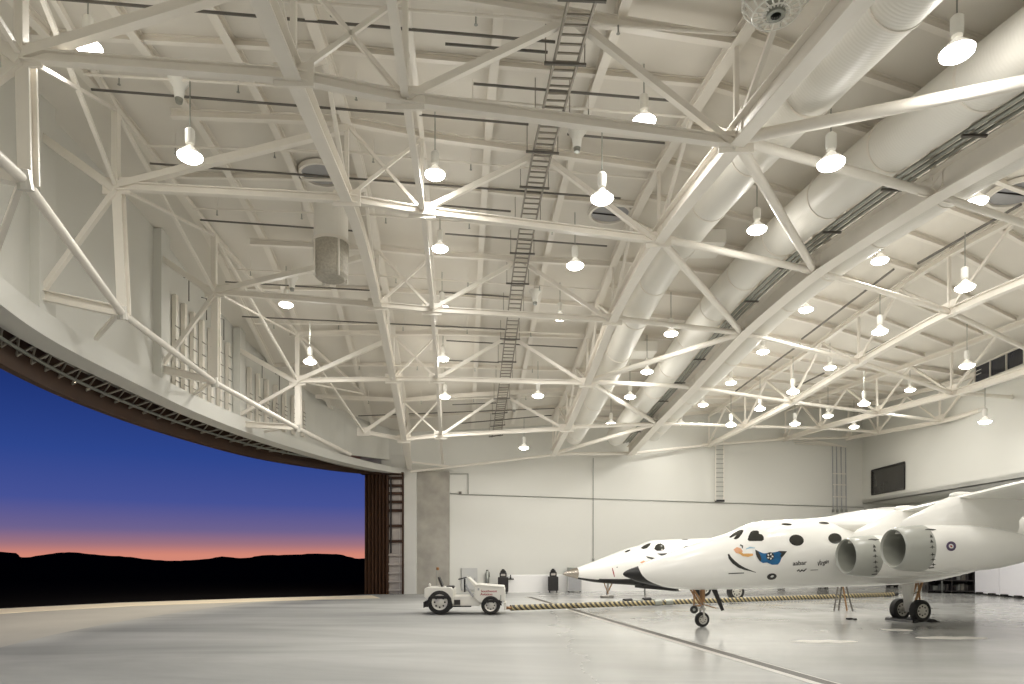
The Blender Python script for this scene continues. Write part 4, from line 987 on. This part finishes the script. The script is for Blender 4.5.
# landing gear
def wheel(c, ax, r, w, par, name='wheel'):
    tz = MB().lathe([(-w / 2, r * .62), (-w / 2, r * .86), (-w * .36, r * .97), (0, r), (w * .36, r * .97), (w / 2, r * .86), (w / 2, r * .62)], c, ax, 36).build(name, 'rubber', par, smooth=True)
    MB().lathe([(-w * .46, 0), (-w * .46, r * .2), (-w * .40, r * .28), (-w * .34, r * .5), (-w * .44, r * .64), (w * .44, r * .64), (w * .34, r * .5), (w * .40, r * .28), (w * .46, r * .2), (w * .46, 0)], c, ax, 28).build('hub', 'hub', tz, smooth=True)
    mb = MB(); axn = V(ax).normalized(); e1 = axn.cross(V((0, 0, 1))).normalized(); e2 = axn.cross(e1)
    for k in range(8):
        a = k / 8 * 6.2832; q = V(c) + (e1 * math.cos(a) + e2 * math.sin(a)) * r * .40
        mb.lathe([(-w * .41, 0), (-w * .41, r * .075), (w * .41, r * .075), (w * .41, 0)], q, ax, 8)
    mb.build('hub_hole', 'black', tz); return tz
bz = lambda t: NB.sec(t)[1]
g = thing('nose_wheel_gear', 'x', 'x'); bpy.data.objects.remove(g)
ng = wk
wheel(NB.at(0, 0, .24), NB.W, .24, .15, ng, 'nose_wheel')
for sv in (-.13, .13): MB().bar(NB.at(0, sv, .24), NB.at(.0, sv * .8, .58), .05, .05).build('fork_arm', 'hub', ng)
MB().bar(NB.at(0, -.14, .58), NB.at(0, .14, .58), .1, .08).build('fork_bridge', 'hub', ng)
MB().tube([NB.at(0, 0, .55), NB.at(.02, 0, 1.3)], .055, 12).build('oleo_strut', 'steelbare', ng, smooth=True)
MB().tube([NB.at(.01, 0, .8), NB.at(.02, 0, 1.3)], .085, 12).build('strut_sleeve', 'gold', ng, smooth=True)
for sv in (-.1, .1): MB().tube([NB.at(-.02, sv, .72), NB.at(-.42, sv, 1.3)], .035, 8).build('drag_brace', 'gold', ng, smooth=True)
MB().tube([NB.at(-.28, 0, .72), NB.at(-.28, 0, 1.25)], .03, 8).build('actuator', 'gold', ng)
MB().tube([NB.at(-.30, 0, .66), NB.at(.05, 0, .70)], .03, 8).build('steering_link', 'gold', ng)
MB().lathe([(-.12, 0), (-.12, .10), (-.04, .125), (.06, .125), (.08, .1), (.08, 0)], NB.at(-.32, .06, .57), (NB.W - NB.U * .5), 16).build('taxi_light', 'black', ng, smooth=True)
MB().lathe([(.081, 0), (.081, .045)], NB.at(-.32, .06, .57), (NB.W - NB.U * .5), 16).build('taxi_lens', 'galv', ng)
MB().tube([NB.at(-.3, .06, .6), NB.at(-.3, 0, .72)], .025, 6).build('light_bracket', 'gold', ng)
MB().prism([NB.at(.24, .16, 1.2), NB.at(.42, .16, 1.2), NB.at(.66, .2, .55), NB.at(.56, .2, .52)], NB.W * .03).build('gear_door', 'boxdark', ng)
MB().tube([NB.at(.05, 0, .72), NB.at(.45, .1, .60)], .02, 6).build('door_link', 'gold', ng)
tm, _ = NB.t_at(909, 0)
cN = floor_at(920, 622.0); tN = (cN - G1).dot(NB.U); vN = (cN - G1).dot(NB.W)
vF = vN - .80; rw_ = .385
wheel(NB.at(tN, vN, rw_), NB.W, rw_, .26, ng, 'main_wheel'); wheel(NB.at(tN - .05, vF, rw_), NB.W, rw_, .26, ng, 'main_wheel')
vm = (vN + vF) / 2
MB().tube([NB.at(tN - .02, vN - .1, rw_), NB.at(tN - .04, vF + .1, rw_)], .07, 12).build('axle', 'steelbare', ng)
rs = []
for z_, a0, a1, hw in ((.32, -.24, .06, .06), (.6, -.30, .10, .09), (1.0, -.36, .16, .11), (1.55, -.42, .24, .14)):
    rs.append([NB.at(tN + a0, vm, z_), NB.at(tN + (a0 + a1) / 2, vm + hw, z_), NB.at(tN + a1, vm, z_), NB.at(tN + (a0 + a1) / 2, vm - hw, z_)])
MB().rings(rs).build('leg_fairing', 'white', ng, bevel=.02)
for sv in (-.1, .12): MB().tube([NB.at(tN + .02, vm + sv, .5), NB.at(tN + .48, vm + sv, 1.6)], .045, 8).build('drag_brace', 'gold', ng, smooth=True)
MB().tube([NB.at(tN + .12, vm + .04, .95), NB.at(tN + .42, vm + .04, 1.1)], .03, 6).build('brace_link', 'hub', ng)
MB().tube([NB.at(tN + .30, vm + .1, .75), NB.at(tN + .22, vm + .1, 1.45)], .03, 6).build('hydraulic_line', 'gold', ng)
# chocks
for sg_, lab in ((-1, 'black wheel chock wedged ahead of the main wheels'), (1, 'black wheel chock wedged behind the main wheels')):
    e = tN + sg_ * (rw_ * .75); t = thing('wheel_chock', lab, 'wheel chock', NB.at(e, vm, 0))
    poly = [NB.at(e - sg_ * .04, vN + .2, 0), NB.at(e + sg_ * .24, vN + .2, 0), NB.at(e + sg_ * .2, vN + .2, .08), NB.at(e + sg_ * .06, vN + .2, .12)]
    MB().prism(poly, -NB.W * 1.2).build('wedge', 'black', t, bevel=.01)
    MB().tube([NB.at(e + sg_ * .15, vN + .2, .06), NB.at(e + sg_ * .2, vN + .26, .03), NB.at(e + sg_ * .2, vN + .32, .02)], .02, 6).build('rope', 'rubber', t)

# ------------------------------------------------------------------ far spaceplane
G2 = floor_at(607, 597.6); 
st2 = [(563, 573.4, 574.6, .9, 2), (566, 571.6, 576, 1, 2), (572, 569.2, 577.6, 1, 2), (580, 566.6, 579.6, 1.05, 2.1), (594, 561.4, 582.2, 1.05, 2.1), (610, 555.2, 583.6, 1.05, 2.2), (625, 549.4, 584.6, 1.05, 2.2), (638, 545.8, 585.6, 1.05, 2.2), (644, 543.4, 586.4, 1.05, 2.2), (650, 541, 587.4, 1.05, 2.15), (658, 539.9, 587.6, 1.05, 2.1),
       (690, 538.8, 587.6, 1.05, 2), (740, 537.2, 586.6, 1.05, 2), (800, 536, 585.6, 1.05, 2), (850, 536, 584, 1.05, 2), (880, 538, 583, 1, 2)]
SB = Body(G2, U1, resample(st2, 3))
sp = thing('spaceplane', 'white spaceplane with silver nose tip and black belly, behind the near jet', 'aircraft', G2)
tsil, _ = SB.t_at(579, .2)
def belly(t, v, z):
    zt, zz, hw, ex = SB.sec(t); f = (z - zz) / max(.01, zt - zz)
    return f < (.16 if t < SB.t_at(643, 0)[0] else .20)
SB.split([('nose_tip', 'nosemetal', lambda t, v, z: t < tsil), ('belly_shield', 'black', belly), ('fuselage', 'white', lambda t, v, z: True)], sp)
D2 = lambda pts, nm='window_pane', m='glass', off=.01: decal(SB, pts, nm, m, sp, off=off)
D2([(640.5, 548), (644, 545.2), (648, 543.4), (650.8, 543), (650, 545.4), (647, 548.2), (643.5, 549.2)], 'windscreen_pane')
D2([(654.2, 549), (655.6, 545.4), (658, 543.6), (661, 543.3), (664.2, 545.6), (664.8, 548.6), (663, 550.6), (657, 550.9)], 'windscreen_pane')
D2(ell(627.5, 551, 3.2, .9, -.35)); D2(ell(687.8, 547.6, 4.6, 1.9, -.1)); D2(ell(684.8, 538.6 + .9, 3.2, .6, .05))
D2([(657, 553.4), (667, 553), (666, 554.8), (661, 555.6)], 'black_device', 'ink'); D2([(646, 556), (650, 557), (655, 558), (652, 559.4), (647.5, 558)], 'black_device', 'ink')
D2([(640, 562.5), (643.5, 560.4), (645.5, 561.2), (642, 563.4)], 'salmon_swirl', 'skin')
stroke(SB, [(612.4, 568), (613.4, 572.5), (614.6, 577)], [.7, 1.1, .6], 'red_stroke', 'red', sp, off=.012); stroke(SB, [(616.8, 566.8), (617.4, 567.6)], 1., 'tick_mark', 'ink', sp, off=.012)
# belly keel step
tk, _ = SB.t_at(643, .5); rs = []
for t_, hw, za, zc_ in ((tk, .55, .50, .80), (tk + .3, .55, .47, .8), (tk + 2.0, .45, .31, .66), (tk + 2.4, .08, .275, .31)):
    rs.append([SB.at(t_, -hw, zc_), SB.at(t_, -hw, za), SB.at(t_, hw, za), SB.at(t_, hw, zc_)])
MB().rings(rs).build('belly_keel', 'black', sp, bevel=.02)
MB().tube([SB.at(0, 0, .1), SB.at(.08, 0, 1.0)], .06, 10).build('nose_leg', 'hub', sp, smooth=True)
MB().tube([SB.at(.05, 0, .3), SB.at(.42, 0, 1.0)], .04, 8).build('nose_brace', 'gold', sp)
MB().tube([SB.at(.03, .1, .2), SB.at(-.25, .1, .9)], .03, 8).build('nose_actuator', 'gold', sp)
MB().box(SB.at(.0, 0, .06), (.75, .16, .12), math.atan2(SB.U.y, SB.U.x)).build('nose_skid', 'steelbare', sp, bevel=.03)
MB().tube([SB.at(tk + .35, 0, .03), SB.at(tk + .35, 0, .7)], .045, 8).build('prop_stand', 'galv', sp)
cW = floor_at(735.5, 600.4); tW = (cW - G2).dot(SB.U); vW = (cW - G2).dot(SB.W)
wheel(SB.at(tW, vW, .46), SB.W, .46, .3, sp, 'main_wheel'); wheel(SB.at(tW, vW - 3.1, .46), SB.W, .46, .3, sp, 'main_wheel')
MB().tube([SB.at(tW, vW - .12, .46), SB.at(tW, .2, 1.0)], .07, 10).build('main_leg', 'hub', sp); MB().tube([SB.at(tW, vW - 2.95, .46), SB.at(tW, 0, 1.0)], .07, 10).build('main_leg', 'hub', sp)

# ------------------------------------------------------------------ tow tractor
c0 = floor_at(439.5, 615); Y0 = c0.y; kx = Y0 / F
tx = lambda px: (px - PX0) * kx
tz_ = lambda py: (615 - py) * kx
t = thing('tow_tractor', 'small white airport tow tractor with red lettering, hitched to the striped bar', 'tow tractor', (tx(465), Y0 + .7, 0))
W0, W1 = Y0 + .02, Y0 + 1.45
def slab(pts, y0, y1, name, m, bevel=.02, par=t): return MB().prism([(tx(a), y0, tz_(b)) for a, b in pts], (0, y1 - y0, 0)).build(name, m, par, bevel=bevel)
slab([(424.2, 597), (424.2, 589), (426, 587.6), (450.5, 587.6), (453, 590), (453.4, 603.5), (452, 604.5), (450.5, 597.5), (447.5, 596), (431, 596), (427.4, 600)], W0 - .02, W1 + .02, 'rear_body', 'tug')
slab([(452.6, 596.4), (474.6, 596.4), (474.6, 597.4), (481.5, 600.2), (480, 606), (452.6, 606)], W0 + .1, W1 - .1, 'chassis', 'tug')
slab([(474.4, 597.6), (474.4, 588), (478, 585.2), (503.4, 587.4), (505, 589.4), (505, 602), (503, 602), (499.6, 600.4), (486, 600.4), (482.6, 603), (478.5, 602)], W0 + .0, W1 - .0, 'bonnet', 'tug')
slab([(475, 585.4), (478, 584.4), (504, 586.6), (504.6, 587.8)], W0 - .03, W1 + .03, 'bonnet_lid', 'tug', .01)
for pl in ([(425.5, 607), (428.5, 597.5), (430, 595.8), (449.5, 595.8), (451.2, 598), (453, 607), (450.5, 607), (448, 598.8), (431.5, 598.8), (428, 607)], [(481.4, 607), (484.4, 601.6), (486.5, 600), (500, 600), (502, 605.6), (499.8, 605), (498.5, 602.2), (487, 602.2), (483.4, 607)]):
    slab(pl, W0 - .06, W0 + .3, 'wheel_arch', 'black', .005); slab(pl, W1 - .3, W1 + .06, 'wheel_arch', 'black', .005)
for px, r in ((439.7, .49), (490.6, .37)):
    for y in (Y0 + .12, W1 - .1): wheel(V((tx(px), y, r)), V((0, -1, 0)), r, .28, t, 'wheel')
slab([(454, 600), (460, 600), (460, 605), (454, 605)], W0 + .04, W0 + .12, 'step_grille', 'boxdark', .005)
slab([(452.6, 606), (471, 606), (471, 607.2), (452.6, 607.4)], W0 + .1, W0 + .3, 'running_board', 'boxdark', .005)
slab([(444.8, 586.4), (452.6, 586.4), (453.2, 588), (452, 589.4), (445.4, 589.2)], W0 + .45, W0 + .95, 'seat', 'seatv', .03)
slab([(436.2, 578), (437.8, 577), (440.2, 583), (442, 587), (439.8, 587.4), (438, 583.4)], W0 + .45, W0 + .95, 'seat_back', 'seatv', .02)
slab([(436.6, 587.6), (443, 587.6), (445.5, 588.6), (436.6, 589)], W0 + .5, W0 + .9, 'seat_base', 'seatv', .01)
yc = W0 + .7
MB().tube([(tx(463.4), yc, tz_(593)), (tx(463.4), yc, tz_(579.2))], .035, 8).build('steering_column', 'black', t)
cs = V((tx(462.5), yc, tz_(578.6))); axs = V((-.25, 0, 1)).normalized(); e1 = axs.cross(V((0, 1, 0))).normalized(); e2 = axs.cross(e1)
MB().tube([cs + (e1 * math.cos(i / 20 * 6.2832) + e2 * math.sin(i / 20 * 6.2832)) * .21 for i in range(21)], .024, 8).build('steering_wheel', 'black', t, smooth=True)
MB().bar(cs - e1 * .2, cs + e1 * .2, .03, .02).build('steering_spoke', 'black', t)
slab([(465.6, 577), (467.6, 577), (477.6, 586.4), (474.5, 588)], W0 + .25, W1 - .25, 'dash_cowl', 'tug', .02)
MB().tube([(tx(465.6), W0 + .06, tz_(584)), (tx(469), W0 + .06, tz_(591)), (tx(473.2), W0 + .06, tz_(597))], .04, 8).build('dash_brace', 'ventgrey', t)
MB().tube([(tx(433.4), W1 - .3, tz_(587)), (tx(433.4), W1 - .3, tz_(570.5))], .015, 6).build('beacon_pole', 'galv', t)
MB().lathe([(-.05, 0), (-.05, .06), (.05, .06), (.08, 0)], (tx(434.4), W1 - .3, tz_(569.4)), (0, 0, 1), 12).build('beacon', 'orange', t, smooth=True)
MB().lathe([(-.1, 0), (-.1, .05), (.06, .05), (.1, 0)], (tx(428.8), W0 + .3, tz_(586)), (0, 0, 1), 12).build('filler_cap', 'tug', t, smooth=True)
slab([(421.5, 603), (424.4, 601.5), (424.4, 608), (421.5, 609)], yc - .2, yc + .2, 'rear_hitch', 'boxdark', .01)
MB().bar((tx(423), yc, tz_(606)), (tx(430), yc, tz_(604)), .1, .1).build('hitch_arm', 'galv', t)
slab([(503.6, 603), (506.2, 603), (506.2, 610), (504.2, 611)], W0 + .15, W1 - .15, 'front_bumper', 'tug', .01)
hx = V((tx(507.4), yc, .215)); MB().bar(V((tx(504), yc, .215)), hx, .12, .12).build('front_hitch', 'gold', t)
class Flat:
    def px(s, px, py, off=.009, surf=None): return V((tx(px), W0 - .004 - (off - .009), tz_(py)))
FL = Flat()
lettering(FL, 'Southwest', 480.6, 592.2, 3.3, 'red', t, sx=1.16, bold=.22); lettering(FL, 'Aviation', 480.2, 595.4, 3.3, 'red', t, sx=1.1, bold=.22)
slab([(477.6, 588.2), (479.4, 588.2), (479.4, 590.4), (477.6, 590.4)], W0 - .012, W0 + .01, 'emblem', 'ventgrey', 0)
slab([(500.4, 595), (501.2, 595), (501.2, 600), (500.4, 600)], W0 - .02, W0 + .01, 'bonnet_latch', 'galv', 0)

# striped tow bar with collar
e0 = hx + V((.02, 0, 0)); e1_ = ray(893, 594.4, 37.8); e1_.z = .125
t = thing('tow_bar', 'long black and yellow striped tow bar running from the tractor beneath the aircraft', 'tow bar', e0)
dv = (e1_ - e0).normalized(); 
MB().tube([e0 + dv * .0, e0 + dv * .15], .06, 10).build('coupling', 'gold', t, smooth=True)
bar0 = e0 + dv * .12; mb = MB(); rs = []; Lb = (e1_ - bar0).length
R_ = dv.to_track_quat('Y', 'Z').to_matrix()
ro = bpy.data.objects.new('striped_sleeve', bpy.data.meshes.new('striped_sleeve')); C.objects.link(ro)
vs, fs = [], []; nn = 14; ns = 60
for i in range(ns + 1):
    for k in range(nn):
        a = 2 * math.pi * k / nn; vs.append((.115 * math.cos(a), Lb * i / ns, .115 * math.sin(a)))
for i in range(ns):
    for k in range(nn): fs.append((i * nn + k, i * nn + (k + 1) % nn, (i + 1) * nn + (k + 1) % nn, (i + 1) * nn + k))
ro.data.from_pydata(vs, [], fs); ro.data.materials.append(M['stripe']); ro.data.shade_smooth(); ro.parent = t; ro.location = bar0 - e0; ro.rotation_euler = R_.to_euler()
for px in (657, 668):
    r_ = (px - PX0) / F; k = (r_ * bar0.y - bar0.x) / (dv.x - r_ * dv.y); q = bar0 + dv * k
    MB().tube([q - dv * .2, q + dv * .2], .14, 14).build('collar', 'galv', t, smooth=True)
MB().tube([e1_, e1_ + dv * .35], .10, 12).build('end_cap', 'black', t, smooth=True)
for k in (.98,):
    q = bar0.lerp(e1_, k); MB().box((q.x, q.y, (q.z - .1) / 2), (.2, .3, max(.04, q.z - .1))).build('support_block', 'black', t)
# grey tow bar behind, leading toward the far nose leg
a = floor_at(562, 604.5, .12); b = floor_at(655, 597.4, .2)
t = thing('tow_bar', 'thin grey tow bar with dark collars lying on the floor behind the striped one', 'tow bar', a)
MB().tube([V((a.x, a.y, .08)), V((b.x, b.y, .08))], .07, 8).build('bar', 'galv', t, smooth=True)
for f_ in (.68, .9): 
    q = a.lerp(b, f_); MB().lathe([(-.25, 0), (-.25, .11), (.25, .11), (.25, 0)], (q.x, q.y, .11), (b - a), 12).build('dolly_wheel', 'rubber', t, smooth=True)
# step ladder under the belly
b = floor_at(844, 610.8); t = thing('step_ladder', 'dark A-frame step ladder standing under the white fuselage belly', 'step ladder', b)
for px0, px1 in ((834, 838.5), (838.6, 842)): MB().tube([ray(px0, 610.6, b.y).xyz * 1, ray(px1, 583, b.y - .0)], .035, 8).build('leg', 'conduit', t)
bY = b.y + .0
for px0, px1 in ((847, 842.4), (852.6, 845.5)): MB().tube([ray(px0, 610.6, bY), ray(px1, 583, bY)], .035, 8).build('leg', 'gold' if px0 == 847 else 'conduit', t)
for f_ in (.18, .42, .68): 
    p = ray(834, 610.6, bY).lerp(ray(838.5, 583, bY), f_); q = ray(838.6, 610.6, bY).lerp(ray(842, 583, bY), f_); MB().bar(p, q, .08, .03).build('step', 'ladder', t)
p = ray(847, 610.6, bY).lerp(ray(842.4, 583, bY), .45); q = ray(852.6, 610.6, bY).lerp(ray(845.5, 583, bY), .45); MB().bar(p, q, .05, .03).build('spreader', 'ladder', t)
MB().box(ray(842, 582.6, bY), (.36, .2, .05)).build('top_cap', 'boxdark', t)
for (px, py, w, lab) in ((849.5, 619.5, .12, 'small dark fitting lying on the floor before the step ladder'), (855, 620, .06, 'tiny dark clip lying on the floor right of the small fitting')):
    c = floor_at(px, py); t = thing('floor_fitting', lab, 'fitting', c)
    MB().box(c + V((0, 0, .03)), (w * 1.8, w, .06), .3).build('body', 'boxdark', t, bevel=.008); MB().tube([c + V((w * .8, 0, .03)), c + V((w * 1.6, .05, .02))], .015, 6).build('tab', 'boxdark', t)

# ------------------------------------------------------------------ world, camera, view
w = bpy.data.worlds.new('dusk'); bpy.context.scene.world = w; w.use_nodes = True
n = w.node_tree.nodes; l = w.node_tree.links
tc = n.new('ShaderNodeTexCoord'); sx = n.new('ShaderNodeSeparateXYZ'); l.new(tc.outputs['Generated'], sx.inputs[0])
r = n.new('ShaderNodeValToRGB'); l.new(sx.outputs['Z'], r.inputs[0]); e = r.color_ramp.elements
def srgb(a): return tuple(((c / 255 + .055) / 1.055) ** 2.4 if c > 10 else c / 255 / 12.92 for c in a)
stops = [(0, (212, 136, 118)), (.004, (202, 130, 118)), (.014, (160, 115, 126)), (.033, (110, 98, 142)), (.07, (70, 82, 150)), (.13, (46, 70, 142)), (.2, (32, 54, 120)), (.25, (25, 44, 102)), (.5, (14, 24, 66))]
e[0].position, e[0].color = stops[0][0], (*srgb(stops[0][1]), 1); e[1].position, e[1].color = stops[-1][0], (*srgb(stops[-1][1]), 1)
for p_, c_ in stops[1:-1]:
    k = e.new(p_); k.color = (*srgb(c_), 1)
EXPO = 0.0
bg = n['Background']; l.new(r.outputs[0], bg.inputs['Color']); bg.inputs['Strength'].default_value = 1.0 / 2 ** EXPO

cam = bpy.data.cameras.new('camera'); co = bpy.data.objects.new('camera', cam); C.objects.link(co)
co.location = (0, 0, HC); co.rotation_euler = (math.radians(90), 0, 0)
cam.sensor_width = 36; cam.lens = 36 * F / 1024; cam.shift_y = (PY0 - 342) / 1024; cam.clip_end = 5000; cam.clip_start = .05
sc = bpy.context.scene; sc.camera = co
sc.view_settings.view_transform = 'Standard'; sc.view_settings.look = 'None'; sc.view_settings.exposure = EXPO; sc.view_settings.gamma = 1
sc.cycles.max_bounces = 9; sc.cycles.diffuse_bounces = 7; sc.cycles.glossy_bounces = 3; sc.cycles.use_denoising = True
sc.cycles.caustics_reflective = False; sc.cycles.caustics_refractive = False; sc.cycles.sample_clamp_indirect = 6
